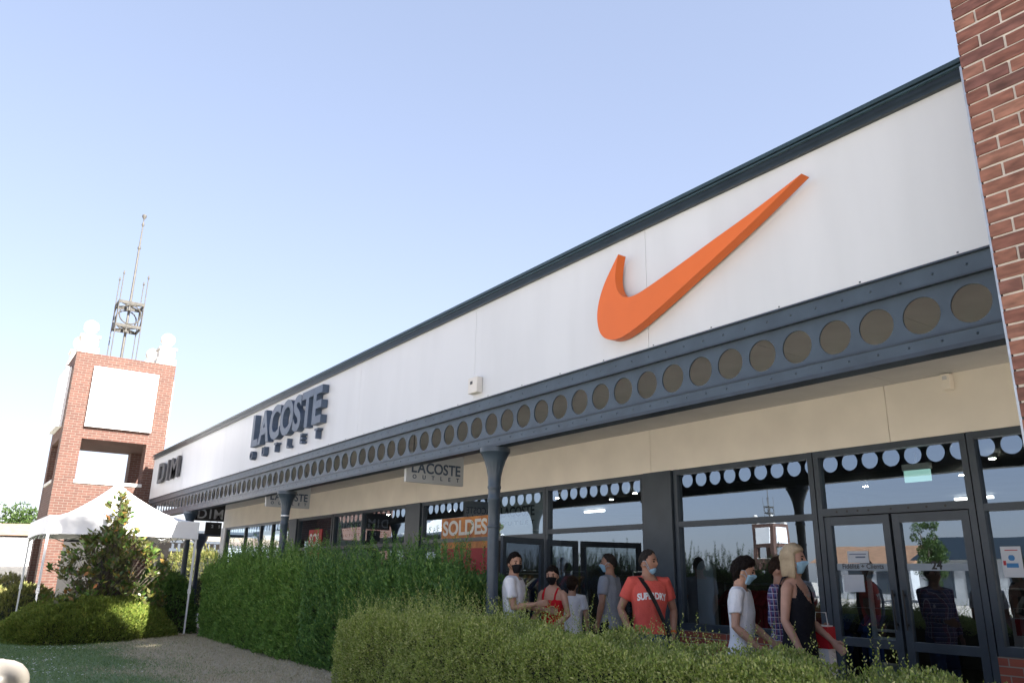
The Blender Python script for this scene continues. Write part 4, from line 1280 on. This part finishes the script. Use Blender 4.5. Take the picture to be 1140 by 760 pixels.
# ------------------------------------------------------------------ people
SKIN = {}
def skin(c):
    if c not in SKIN:
        SKIN[c] = mat('skin', c, .5, .10, 12, spec=.4)
    return SKIN[c]
CL = {}
def cloth(name, c, var=.10):
    if (name, c) not in CL:
        CL[(name, c)] = mat(name, c, .88, var, 14, bump=.35, bscale=60, spec=.2)
    return CL[(name, c)]
def plaidmat():
    mt, t, b = newmat('plaid_cloth')
    tc = t.nodes.new('ShaderNodeTexCoord'); sp = t.nodes.new('ShaderNodeSeparateXYZ'); t.links.new(tc.outputs['Object'], sp.inputs[0])
    def stripes(a, sc, thr):
        m1 = t.nodes.new('ShaderNodeMath'); m1.operation = 'MULTIPLY'; m1.inputs[1].default_value = sc * 1.5; t.links.new(a, m1.inputs[0])
        m2 = t.nodes.new('ShaderNodeMath'); m2.operation = 'FRACT'; t.links.new(m1.outputs[0], m2.inputs[0])
        m3 = t.nodes.new('ShaderNodeMath'); m3.operation = 'LESS_THAN'; m3.inputs[1].default_value = thr; t.links.new(m2.outputs[0], m3.inputs[0])
        return m3.outputs[0]
    ad = t.nodes.new('ShaderNodeMath'); t.links.new(sp.outputs[0], ad.inputs[0]); t.links.new(sp.outputs[1], ad.inputs[1])
    def mixc(f, a, c):
        mx = t.nodes.new('ShaderNodeMix'); mx.data_type = 'RGBA'; t.links.new(f, mx.inputs[0])
        if isinstance(a, tuple): mx.inputs[6].default_value = (*a, 1)
        else: t.links.new(a, mx.inputs[6])
        mx.inputs[7].default_value = (*c, 1)
        return mx.outputs[2]
    c = mixc(stripes(sp.outputs[2], 13, .5), (.10, .11, .26), (.035, .04, .12))
    c = mixc(stripes(ad.outputs[0], 13, .45), c, (.16, .06, .14))
    c = mixc(stripes(sp.outputs[2], 13, .10), c, (.55, .55, .62))
    c = mixc(stripes(ad.outputs[0], 13, .10), c, (.50, .50, .58))
    t.links.new(c, b.inputs['Base Color']); b.inputs['Roughness'].default_value = .9
    return mt

def remesh(mb, voxel, sm=2, org=(0, 0, 0)):
    """closed shapes -> one continuous skin"""
    me = bpy.data.meshes.new('r'); me.from_pydata(mb.v, [], mb.f)
    bm = bmesh.new(); bm.from_mesh(me); bmesh.ops.recalc_face_normals(bm, faces=bm.faces[:]); bm.to_mesh(me); bm.free()
    o = bpy.data.objects.new('r', me); COL.objects.link(o)
    md = o.modifiers.new('r', 'REMESH'); md.mode = 'VOXEL'; md.voxel_size = voxel
    ms = o.modifiers.new('s', 'SMOOTH'); ms.factor = .5; ms.iterations = sm
    bpy.context.view_layer.update()
    out = bpy.data.meshes.new_from_object(o.evaluated_get(DG()))
    bpy.data.objects.remove(o); bpy.data.meshes.remove(me)
    return out
def finish(me, name, m, parent, xf=None, wrinkle=0, ws=9, cut=None, seed=0):
    me.name = name
    n = len(me.vertices)
    co = np.zeros(n * 3); me.vertices.foreach_get('co', co); co = co.reshape(-1, 3)
    if wrinkle:
        no = np.zeros(n * 3); me.vertices.foreach_get('normal', no); no = no.reshape(-1, 3)
        w_ = np.array([noise.noise(Vector((p[0] * ws, p[1] * ws, p[2] * ws * .55 + seed))) + .5 * noise.noise(Vector((p[0] * ws * 2.3, p[1] * ws * 2.3 + seed, p[2] * ws * 1.2))) for p in co])
        co += no * (w_ * wrinkle)[:, None]
    if cut:
        bm = bmesh.new(); bm.from_mesh(me)
        for q_, c_ in zip(bm.verts, co): q_.co = c_
        bmesh.ops.delete(bm, geom=[f for f in bm.faces if cut(f.calc_center_median())], context='FACES')
        bm.to_mesh(me); bm.free()
        n = len(me.vertices); co = np.zeros(n * 3); me.vertices.foreach_get('co', co); co = co.reshape(-1, 3)
    if xf is not None:
        co = np.array([xf(p) for p in co])
    me.vertices.foreach_set('co', co.ravel())
    me.materials.clear(); me.materials.append(m)
    me.polygons.foreach_set('use_smooth', [True] * len(me.polygons))
    me.update()
    o = bpy.data.objects.new(name, me); COL.objects.link(o); o.parent = parent
    ORG[o.name] = ORG[parent.name]
    return o
def sst(a, b_, x): 
    t_ = np.clip((x - a) / (b_ - a), 0, 1); return t_ * t_ * (3 - 2 * t_)
def ring(cx, cy, z, ry, rx, n=20, p=2.3):
    out = []
    for j in range(n):
        a = 2 * math.pi * j / n
        ca, sa = math.cos(a), math.sin(a)
        out.append((cx + rx * abs(ca) ** (2 / p) * (1 if ca >= 0 else -1), cy + ry * abs(sa) ** (2 / p) * (1 if sa >= 0 else -1), z))
    return out
NU, NV = 44, 34
def head_dirs():
    d = np.zeros((NV + 1, NU, 3))
    for i in range(NV + 1):
        ph = -math.pi / 2 + math.pi * i / NV
        for j in range(NU):
            a = 2 * math.pi * j / NU
            d[i, j] = (math.cos(ph) * math.cos(a), math.cos(ph) * math.sin(a), math.sin(ph))
    return d
HD = head_dirs()
def head_shape(d):
    """unit directions -> head surface about the head centre, x forward; about 0.235 tall"""
    x, y, z = d[..., 0], d[..., 1], d[..., 2]
    X = x * np.where(x > 0, .092, .102); Y = y * .076; Zc = z * .118
    low = np.clip(-z, 0, 1)
    Y = Y * (1 - .30 * low ** 1.3)
    X = np.where(x < 0, X * (1 - .35 * low), X * (1 - .02 * low))
    X = X + .012 * np.exp(-((z + .88) / .2) ** 2 - (y / .35) ** 2) * (x > -.2)           # chin
    fr = np.clip(x, 0, 1) ** 2
    X = X + .024 * np.exp(-((y / .16) ** 2) - (((z + .20) / .17) ** 2)) * fr              # nose tip
    X = X + .010 * np.exp(-((y / .12) ** 2) - (((z - .0) / .16) ** 2)) * fr               # bridge
    X = X - .010 * np.exp(-(((np.abs(y) - .40) / .17) ** 2) - (((z - .06) / .11) ** 2)) * fr   # eye sockets
    X = X + .006 * np.exp(-((y / .55) ** 2) - (((z - .26) / .09) ** 2)) * fr              # brow
    X = X + .006 * np.exp(-((y / .25) ** 2) - (((z + .52) / .07) ** 2)) * fr              # lips
    return np.stack([X, Y, Zc], -1)
def head_grid(P):
    V = P.reshape(-1, 3).tolist(); F = []
    for i in range(NV):
        for j in range(NU):
            k = (j + 1) % NU
            F.append((i * NU + j, i * NU + k, (i + 1) * NU + k, (i + 1) * NU + j))
    return V, F
def person(label, x, y, top, theta, H=1.75, build=1.0, female=False, skin_c=(.46, .25, .17), hair=None, shirt=None, legs=None, dress=None, mask=None, arms=None, head_turn=0, tilt=0, lean=0, foot=None, extra=None, shw=None, z0=0):
    heading = math.atan2(-y, -x) + R(theta)
    t = thing('person', (x, y, z0), label, 'person')
    s = (top - z0) / 1.75
    ch, sh = math.cos(heading), math.sin(heading)
    def xf(p):
        X, Y, Zz = p[0], p[1], p[2]
        X = X + lean * max(0, Zz - .9)
        return (s * (X * ch - Y * sh), s * (X * sh + Y * ch), s * Zz)
    sw = shw or (.158 if female else .182)
    sw *= .5 + .5 * build
    bw = build
    TOR = [(.80, .155, .105, 0), (.88, .168, .118, -.005), (.95, .165, .118, 0), (1.04, .140 if female else .150, .102, .005), (1.13, .142 if female else .157, .106, .006), (1.25, .155 if female else .175, .118 if not female else .122, .008), (1.34, .158 if female else .182, .108, .0), (1.40, .145 if female else .165, .088, -.005), (1.445, .095, .066, -.01), (1.47, .060, .058, -.008)]
    TOR = [(z + max(0, z - 1.15) * .14, a * bw, b_ * bw, c) for z, a, b_, c in TOR]
    arms = arms or {}
    A = {}
    for sd in (1, -1):
        k = 'L' if sd > 0 else 'R'
        sp_ = Vector((0, sd * sw, 1.428))
        e, w_ = arms.get(k, ((-.03, .07 + sw, 1.11), (.04, .06 + sw, .87)))
        e = Vector((e[0], sd * e[1], e[2])); w_ = Vector((w_[0], sd * w_[1], w_[2]))
        e = sp_ + (e - sp_).normalized() * .285
        w_ = e + (w_ - e).normalized() * .255
        A[k] = (sp_, e, w_)
    def torso(mb, off, zlo, zhi, flare=0):
        rs = []
        zs = [zlo] + [q_[0] for q_ in TOR if zlo < q_[0] < zhi] + [zhi]
        for z in zs:
            a = np.interp(z, [q_[0] for q_ in TOR], [q_[1] for q_ in TOR]); b_ = np.interp(z, [q_[0] for q_ in TOR], [q_[2] for q_ in TOR]); c = np.interp(z, [q_[0] for q_ in TOR], [q_[3] for q_ in TOR])
            fl = flare * max(0, 1.05 - z)
            rs.append(ring(c, 0, z, a + off + fl, b_ + off + fl))
        mb.loft(rs)
    feet = foot or ((.0, .10), (.0, .10))
    LEG = {}
    for sd, k, ft in ((1, 'L', feet[0]), (-1, 'R', feet[1])):
        hp = Vector((0, sd * .088 * bw, .88)); an = Vector((ft[0], sd * ft[1], .09)); kn = hp.lerp(an, .5) + Vector((.03, 0, .01))
        LEG[k] = (hp, kn, an)
    # body
    mb = MB()
    torso(mb, -.006, .80, 1.505)
    hc = Vector((.012, 0, 1.632))
    mb.tube([(-.015, 0, 1.40), (-.005, 0, 1.50), (.0, 0, 1.56)], [.066 if not female else .055, .060 if not female else .049, .057 if not female else .047], 14)
    rot = Matrix.Rotation(R(head_turn), 3, 'Z') @ Matrix.Rotation(R(tilt), 3, 'Y')
    Pn = Vector((0, 0, 1.53))
    def hx(P):
        P = np.array(P).reshape(-1, 3)
        M3 = np.array(rot)
        return (P + np.array([hc.x, 0, hc.z]) - np.array(Pn)) @ M3.T + np.array(Pn)
    V, F = head_grid(head_shape(HD)); mb.add(hx(V).tolist(), F)
    for sd in (1, -1):
        q_ = MB(); q_.ball((-.008, sd * .077, -.012), .032, 10, 8, (.55, .28, 1.0)); mb.add(hx(q_.v).tolist(), q_.f)
    for k, (sp_, e, w_) in A.items():
        sd = 1 if k == 'L' else -1
        ar = .88 if female else 1.0
        ar *= .55 + .45 * bw
        mb.tube([sp_ + Vector((0, -sd * .03, -.005)), sp_ + (e - sp_) * .12, sp_ + (e - sp_) * .5, e, e + (w_ - e) * .25, e + (w_ - e) * .65, w_], [.052 * ar, .054 * ar, .047 * ar, .039 * ar, .042 * ar, .034 * ar, (.026 * ar, .023 * ar)], 14)
        # hand: palm, four unequal curled fingers and a thumb from the side of the palm
        d = (w_ - e).normalized()
        inward = Vector((0, -sd, 0)); inward = (inward - d * inward.dot(d))
        if inward.length < .2: inward = Vector((1, 0, 0)) - d * d.x
        inward.normalize(); wide = d.cross(inward).normalized()
        if wide.x < 0: wide = -wide
        mb.tube([w_ - d * .01, w_ + d * .03, w_ + d * .065, w_ + d * .09], [(.015, .024), (.015, .036), (.014, .040), (.010, .036)], 12, flat=inward)
        for fi, (off, L_) in enumerate([(.029, .068), (.010, .078), (-.010, .073), (-.028, .058)]):
            b0 = w_ + d * .082 + wide * off
            d1 = (d + inward * .25 + wide * off * 2).normalized(); d2 = (d * .8 + inward * .62).normalized(); d3 = (d * .5 + inward * .95).normalized()
            p1 = b0 + d1 * L_ * .45; p2 = p1 + d2 * L_ * .32; p3 = p2 + d3 * L_ * .25
            mb.tube([b0 - d * .015, b0, p1, p2, p3], [.0085, .009, .0085, .008, .006], 8)
        b0 = w_ + d * .03 + wide * .028
        mb.tube([b0 - wide * .012, b0 + wide * .018 + d * .022 + inward * .01, b0 + wide * .024 + d * .05 + inward * .02, b0 + wide * .02 + d * .07 + inward * .026], [.012, .0115, .010, .007], 8)
    for k, (hp, kn, an) in LEG.items():
        mb.tube([hp + Vector((0, 0, .02)), hp.lerp(kn, .4), kn, kn.lerp(an, .35), an], [.088 * bw, .075 * bw, .054, .052, .036], 14)
        mb.tube([an + Vector((-.055, 0, -.05)), an + Vector((.02, 0, -.045)), an + Vector((.10, 0, -.06)), an + Vector((.17, 0, -.068))], [(.036, .034), (.048, .036), (.03, .044), (.018, .034)], 12)
    me = remesh(mb, .0075, 2)
    finish(me, 'body', skin(skin_c), t, xf)
    # face details
    for sd in (1, -1):
        q_ = MB(); q_.ball((.0795, sd * .030, .006), .0100, 10, 8); 
        o_ = MB(); o_.add(hx(q_.v).tolist(), q_.f); o_.v = [xf(p) for p in o_.v]
        o_.v = [(p[0] + x, p[1] + y, p[2] + z0) for p in o_.v]; o_.build('eye', M['eye'], t, smooth='all')
        q_ = MB(); q_.tube([(.086, sd * .014, .024), (.087, sd * .030, .030), (.078, sd * .048, .026)], [.0035, .0045, .003], 6)
        o_ = MB(); o_.add(hx(q_.v).tolist(), q_.f); o_.v = [xf(p) for p in o_.v]
        o_.v = [(p[0] + x, p[1] + y, p[2] + z0) for p in o_.v]; o_.build('eyebrow', M['hairdark'], t)
    # shoes
    for k, (hp, kn, an) in LEG.items():
        q_ = MB(); q_.tube([an + Vector((-.075, 0, -.052)), an + Vector((-.02, 0, -.04)), an + Vector((.08, 0, -.05)), an + Vector((.195, 0, -.066))], [(.036, .036), (.05, .042), (.038, .05), (.02, .038)], 12)
        finish(remesh(q_, .012, 2), 'shoe', M['black'] if not female else M['white'], t, xf)
    # hair
    if hair:
        st, hm, th = hair
        P = head_shape(HD)
        x_, y_, z_ = HD[..., 0], HD[..., 1], HD[..., 2]
        sb = .30 * np.exp(-((x_ - .08) / .16) ** 2) * sst(.45, .7, np.abs(y_)) * sst(-.30, -.05, z_)
        if st == 'short': f = z_ - .62 * x_ - .14 + sb
        elif st == 'cap': f = z_ - .55 * x_ - .10
        elif st == 'crop': f = z_ - .72 * x_ - .20 + sb
        elif st == 'bob': f = np.maximum(z_ - .60 * x_ - .10, -.9 * x_ + .16)
        else: f = z_ - .50 * x_ - .02
        if st not in ('short', 'crop', 'bob'): f = np.maximum(f, -.35 * x_ + .05 * z_ - .10)
        f = f + .07 * np.array([noise.noise(Vector((d_[0] * 6, d_[1] * 6, d_[2] * 6 + 3))) for d_ in HD.reshape(-1, 3)]).reshape(x_.shape)
        wgt = sst(-.10, .10, f)
        nz = np.array([noise.noise(Vector((*(d_ * 5),))) for d_ in HD.reshape(-1, 3)]).reshape(x_.shape)
        off = wgt * (th * (1 + .45 * nz) + .006 * np.clip(z_, 0, 1)) - (1 - wgt) * .018
        Nn = HD / np.linalg.norm(HD, axis=-1)[..., None]
        P = P + Nn * off[..., None]
        V, F = head_grid(P); q_ = MB(); q_.add(V, F)
        if st == 'bob':
            for k in range(30):
                a = R(78) + R(204) * k / 29
                r_ = .090 + .012 * math.sin(k * 2.1)
                L0 = random.uniform(.115, .135)
                xx, yy = math.cos(a), math.sin(a)
                q_.tube([(xx * .020, yy * .016, .112), (xx * .066, yy * .050, .092), (xx * .094 , yy * .076, .03), (xx * .099, yy * .082, -.05), (xx * .094, yy * .080, -L0), (xx * .080 , yy * .070, -L0 - .025)], [.014, .017, .018, .018, .015, .009], 8)
        if st == 'bun':
            q_.ball((-.105, 0, .035), .042, 12, 10)
        if st == 'back':
            q_.ball((-.05, 0, -.02), .062, 12, 10, (1, 1.05, 1.1))
        o_ = MB(); o_.add(hx(q_.v).tolist(), q_.f)
        finish(remesh(o_, .008, 1), 'hair', hm, t, xf, wrinkle=.0018 if st == 'bob' else .008, ws=55)
    if mask:
        mm_, zlo, zhi = mask
        P = head_shape(HD)
        x_, y_, z_ = HD[..., 0], HD[..., 1], HD[..., 2]
        az = np.degrees(np.arctan2(np.abs(y_), x_))
        wgt = sst(zlo - .08, zlo + .02, z_) * (1 - sst(zhi - .03, zhi + .07, z_ + .10 * sst(15, 60, az))) * (1 - sst(58, 72, az))
        P = P + HD * (wgt * .011 - (1 - wgt) * .02)[..., None]
        V, F = head_grid(P); o_ = MB(); o_.add(hx(V).tolist(), F)
        q_ = MB()
        me = remesh(o_, .006, 1)
        fm = finish(me, 'face_mask', mm_, t, xf)
        for sd in (1, -1):
            q_ = MB(); zc = (zlo + zhi) / 2 * .118
            q_.tube([(.048, sd * .068, zc + .02), (.012, sd * .082, .012), (-.022, sd * .086, .008)], .0022, 5); q_.tube([(.048, sd * .062, zc - .012), (.012, sd * .078, -.03), (-.020, sd * .085, -.03)], .0022, 5)
            o_ = MB(); o_.add(hx(q_.v).tolist(), q_.f); o_.v = [xf(p) for p in o_.v]; o_.v = [(p[0] + x, p[1] + y, p[2] + z0) for p in o_.v]; o_.build('ear_loop', mm_, fm)
    # clothes
    if legs:
        kind, m_ = legs
        q_ = MB(); torso(q_, .008, .80, 1.0)
        end = .95 if kind == 'long' else .05
        for k, (hp, kn, an) in LEG.items():
            if kind == 'long': q_.tube([hp + Vector((0, 0, .03)), hp.lerp(kn, .4), kn, kn.lerp(an, .5), an + Vector((0, 0, -.02))], [.100 * bw, .090 * bw, .072, .066, .062], 14)
            else: q_.tube([hp + Vector((0, 0, .03)), hp.lerp(kn, .5), kn + Vector((0, 0, .02))], [.102 * bw, .094 * bw, .088], 14)
        finish(remesh(q_, .012, 2), 'trousers' if kind == 'long' else 'shorts', m_, t, xf, wrinkle=.006)
    if shirt:
        kind, m_, hem = shirt
        q_ = MB(); torso(q_, .016, hem, 1.492)
        frac = {'tee': .62, 'long': 1.0, 'tank': 0}[kind]
        ar = (.88 if female else 1.0) * (.55 + .45 * bw)
        if frac:
            for k, (sp_, e, w_) in A.items():
                sd = 1 if k == 'L' else -1
                if kind == 'tee':
                    q_.tube([sp_ + Vector((0, -sd * .07, .0)), sp_ + Vector((0, -sd * .005, .004)), sp_ + (e - sp_) * .3, sp_ + (e - sp_) * frac], [.066 * ar, .068 * ar, .066 * ar, .066 * ar], 14)
                else:
                    q_.tube([sp_ + Vector((0, -sd * .07, .0)), sp_ + Vector((0, -sd * .005, .004)), sp_ + (e - sp_) * .5, e, e + (w_ - e) * .5, w_ - (w_ - e) * .05], [.066 * ar, .068 * ar, .062 * ar, .056 * ar, .05 * ar, .04 * ar], 14)
        cut = None
        if kind == 'tank':
            cut = lambda p: (p.z > 1.33 and abs(p.y) > .122 + (1.47 - p.z) * .22) or (p.x > .0 and p.z > 1.285 + 9.5 * p.y * p.y) or (p.x <= 0 and p.z > 1.43 and abs(p.y) < .07)
        else:
            cut = lambda p: p.z > 1.462 + (0 if p.x < .0 else -.012) and abs(p.y) < .078
        so_ = finish(remesh(q_, .0105, 2), 'top' if kind == 'tank' else 'shirt', m_, t, xf, wrinkle=.011, ws=7, cut=cut, seed=x)
    if dress:
        m_ = dress
        q_ = MB(); rs = []
        for z, a, b_ in ((.42, .25, .21), (.6, .215, .18), (.8, .185, .15), (.92, .178, .135), (1.03, .150, .112), (1.13, .150, .113), (1.24, .162, .13), (1.33, .160, .120)): rs.append(ring(.004, 0, z, a, b_))
        q_.loft(rs)
        for sd in (1, -1): q_.tube([(.10, sd * .085, 1.31), (.085, sd * .09, 1.40), (.02, sd * .092, 1.478), (-.06, sd * .088, 1.445), (-.105, sd * .08, 1.31)], [(.010, .014)] * 5, 8)
        finish(remesh(q_, .009, 1), 'dress', m_, t, xf, wrinkle=.008, seed=x)
    if extra: extra(t, xf, x, y, z0, A)
    return t
M['eye'] = mat('eye_dark', (.03, .022, .018), .2, .2)
M['hairdark'] = mat('dark_brown_hair', (.010, .007, .006), .65, .3, 40, spec=.12, bump=.5, bscale=120)
M['hairbrown'] = mat('brown_hair', (.026, .015, .010), .65, .3, 40, spec=.12, bump=.5, bscale=120)
M['hairgrey'] = mat('grey_cropped_hair', (.030, .026, .024), .75, .3, 40, spec=.12, bump=.5, bscale=120)
M['blond'] = mat('ash_blond_hair', (.36, .27, .17), .6, .22, 9, spec=.2, bump=.5, bscale=90, c2=(.50, .40, .27))
M['mblack'] = cloth('black_mask_cloth', (.012, .012, .014))
M['mblue'] = cloth('blue_surgical_mask', (.30, .50, .66), .04)
wtee = cloth('white_tee_cloth', (.72, .73, .76), .03)
def putx(q_, xf, x, y, z0):
    q_.v = [xf(p) for p in q_.v]; q_.v = [(p[0] + x, p[1] + y, p[2] + z0) for p in q_.v]; return q_
def body_strap(pts, m_, name='strap', w_=.018):
    def f(t, xf, x, y, z0, A):
        q_ = MB(); q_.tube(pts, [(.005, w_ * 1.3)] * len(pts), 8); putx(q_, xf, x, y, z0).build(name, m_, t)
    return f
# 1 white tee, black mask, reaching to the right
person('man in a white tee and black mask reaching towards the woman in red', -7.51, 5.4, 1.70, 74, skin_c=(.42, .23, .15), hair=('short', M['hairdark'], .012), shirt=('tee', wtee, .80), legs=('long', cloth('light_jeans', (.18, .24, .34))), mask=(M['mblack'], -.88, -.05), head_turn=-46,
       arms={'L': ((.10, .22, 1.14), (.36, .20, 1.12)), 'R': ((.06, .20, 1.15), (.34, .17, 1.20))}, extra=body_strap([(.125, .10, 1.36), (.145, 0, 1.25), (.13, -.12, 1.05), (.06, -.18, .92)], M['black']))
# 2 red dress
person('woman in a red strappy dress and black mask beside the open shop door', -7.44, 5.9, 1.57, -32, female=True, skin_c=(.46, .26, .18), hair=('bun', M['hairdark'], .010), dress=cloth('red_dress_cloth', (.50, .012, .02), .06), mask=(M['mblack'], -.88, -.05), head_turn=18, tilt=6,
       arms={'L': ((.02, .25, 1.12), (.20, .10, 1.00)), 'R': ((.06, .20, 1.14), (.30, .16, 1.05))})
# 3 child from behind
person('boy in a white tee seen from behind next to the woman in red', -8.29, 6.9, 1.455, 165, build=.88, skin_c=(.42, .24, .16), hair=('cap', M['hairbrown'], .018), shirt=('tee', wtee, .76), legs=('short', cloth('dark_shorts', (.03, .035, .05))))
# 4 grey tee
person('man in a grey tee and blue mask standing with his back half turned', -7.84, 7.15, 1.74, -112, skin_c=(.38, .21, .14), hair=('crop', M['hairgrey'], .007), shirt=('tee', cloth('grey_tee_cloth', (.28, .31, .37), .05), .84), legs=('long', cloth('black_trousers', (.014, .014, .018))), mask=(M['mblue'], -.85, -.05), head_turn=18,
       arms={'L': ((.02, .24, 1.11), (.12, .16, .86)), 'R': ((.04, .24, 1.12), (.20, .16, .90))})
# 5 coral tee
def coral_extra(t, xf, x, y, z0, A):
    sh_ = [o for o in t.children if o.name.startswith('shirt')][0]
    bvh = BVHTree.FromPolygons([v.co[:] for v in sh_.data.vertices], [tuple(p.vertices) for p in sh_.data.polygons])
    heading = math.atan2(-y, -x) + R(18); fwd = Vector((math.cos(heading), math.sin(heading), 0)); lft = Vector((-fwd.y, fwd.x, 0))
    V, F = textmesh('SUPERDRY', .082, 0, .0035)
    V[:, 0] -= (V[:, 0].min() + V[:, 0].max()) / 2
    wd = V[:, 0].max()
    Vn = []
    for p in V:
        u = p[0] / wd
        px_ = -u * .150; pz = 1.235 + p[1] * (1.12 - .1 * (1 - abs(u))) + .020 * (1 - u * u)
        o = -lft * px_ + Vector((0, 0, pz)) + fwd * .6
        h_, nn_, i_, dd_ = bvh.ray_cast(o, -fwd)
        q_ = (h_ + fwd * .004) if h_ else (o - fwd * .46)
        Vn.append((q_.x + x, q_.y + y, q_.z + z0))
    q_ = MB(); q_.add(Vn, F); q_.build('shirt_lettering', M['white'], sh_)
    q_ = MB(); q_.tube([(-.03, -.105, 1.487), (.06, -.100, 1.475), (.138, -.060, 1.385), (.163, .02, 1.23), (.155, .10, 1.06), (.11, .170, .93), (.0, .19, .88), (-.10, .12, .98), (-.14, 0, 1.2), (-.13, -.08, 1.40), (-.03, -.105, 1.487)], [(.006, .030)] * 11, 8, cap=False)
    putx(q_, xf, x, y, z0).build('bag_strap', M['black'], t)
    w_ = A['L'][2]; e = A['L'][1]
    q_ = MB(); d = (w_ - e).normalized(); q_.tube([w_ - d * .03, w_ - d * .012], .030, 12); putx(q_, xf, x, y, z0).build('wrist_band', M['orange'], t)
person('man in a coral lettered tee with a black shoulder strap, hands in his pockets', -6.0, 6.0, 1.725, 18, build=.96, skin_c=(.36, .19, .125), hair=('crop', M['hairgrey'], .007), shirt=('tee', cloth('coral_tee_cloth', (.66, .11, .085), .05), .93), legs=('long', cloth('blue_jeans', (.025, .06, .17))), mask=(M['mblue'], -.98, -.52), head_turn=42,
       arms={'L': ((-.03, .28, 1.14), (.09, .22, .92)), 'R': ((-.05, .30, 1.14), (.09, .22, .92))}, extra=coral_extra)
# 6 boy
person('boy in a white tee and blue mask walking with dark hair', -4.67, 5.75, 1.635, 78, build=.88, skin_c=(.44, .25, .17), hair=('cap', M['hairdark'], .024), shirt=('tee', wtee, .74), legs=('short', cloth('pale_blue_shorts', (.25, .32, .42))), mask=(M['mblue'], -.88, -.08), tilt=12, head_turn=8, lean=.05,
       arms={'L': ((.05, .24, 1.12), (.26, .16, 1.00)), 'R': ((.0, .25, 1.12), (.20, .18, .97))}, foot=((.16, .09), (-.14, .09)))
# 7 blond woman
def blond_extra(t, xf, x, y, z0, A):
    w_ = A['R'][2]; e = A['R'][1]; d = (w_ - e).normalized()
    q_ = MB(); q_.tube([w_ - d * .02, w_ - d * .008], .027, 12); putx(q_, xf, x, y, z0).build('bracelet', M['galv'], t)
    q_ = MB(); q_.tube([(.02, -.072, 1.462), (.085, -.045, 1.385), (.115, 0, 1.335), (.085, .045, 1.385), (.02, .072, 1.462)], .0028, 6); putx(q_, xf, x, y, z0).build('necklace', M['galv'], t)
person('blond woman in a sleeveless black top and blue mask beside the shop doors', -4.20, 5.9, 1.735, 68, female=True, skin_c=(.44, .25, .18), hair=('bob', M['blond'], .018), shirt=('tank', cloth('black_top_cloth', (.010, .011, .016)), .55), legs=('long', cloth('black_skirt_cloth', (.010, .011, .016))), mask=(M['mblue'], -.90, -.06), head_turn=4,
       arms={'R': ((-.02, .22, 1.11), (.12, .21, .88)), 'L': ((.02, .22, 1.12), (.20, .18, 1.0))}, foot=((.14, .09), (-.12, .09)), extra=blond_extra)
# 8 plaid shirt
def plaid_extra(t, xf, x, y, z0, A): pass
person('person in a blue plaid shirt mostly hidden behind the blond woman', -4.84, 6.58, 1.66, 78, skin_c=(.36, .2, .14), hair=('short', M['hairbrown'], .014), shirt=('long', plaidmat(), .82), legs=('long', cloth('blue_jeans', (.025, .06, .17))), head_turn=0,
       arms={'R': ((-.04, .24, 1.12), (.10, .20, .9)), 'L': ((.08, .2, 1.13), (.33, .14, 1.10))})
t = thing('carrier_bag', (-4.05, 6.42, .8), 'red and white paper bag held beside the blond woman', 'bag')
q = MB(); bx_, by_ = -4.16, 6.17
q.loft([[(bx_ - .08 + .01 * k, by_ - .05, .72 + .38 * k), (bx_ + .08 - .01 * k, by_ - .05, .72 + .38 * k), (bx_ + .08 - .01 * k, by_ + .05, .72 + .38 * k), (bx_ - .08 + .01 * k, by_ + .05, .72 + .38 * k)] for k in (0, .5, 1)]); q.build('bag', M['white'], t)
q = MB(); q.box(bx_ - .035, bx_ + .086, by_ - .056, by_ + .056, .92, 1.09); q.build('red_panel', M['redposter'], t)
q = MB(); q.tube([(bx_ - .06, by_, 1.09), (bx_ - .05, by_, 1.2), (bx_ + .05, by_, 1.2), (bx_ + .06, by_, 1.09)], .005, 6); q.build('handle', M['white'], t)
# 9, 10 heads over the hedge
person('dark haired person walking behind the far part of the tall hedge', -19.75, 5.95, 1.80, 60, skin_c=(.36, .2, .14), hair=('cap', M['hairdark'], .022), shirt=('tee', cloth('dark_tee_cloth', (.05, .05, .06)), .85), legs=('long', cloth('blue_jeans', (.025, .06, .17))))
person('dark haired person with a pale collar behind the hedge left of the middle column', -12.3, 6.0, 1.79, 120, skin_c=(.36, .2, .14), hair=('cap', M['hairdark'], .022), shirt=('tee', cloth('pale_blue_shirt_cloth', (.42, .47, .62), .05), .85), legs=('long', cloth('blue_jeans', (.025, .06, .17))))
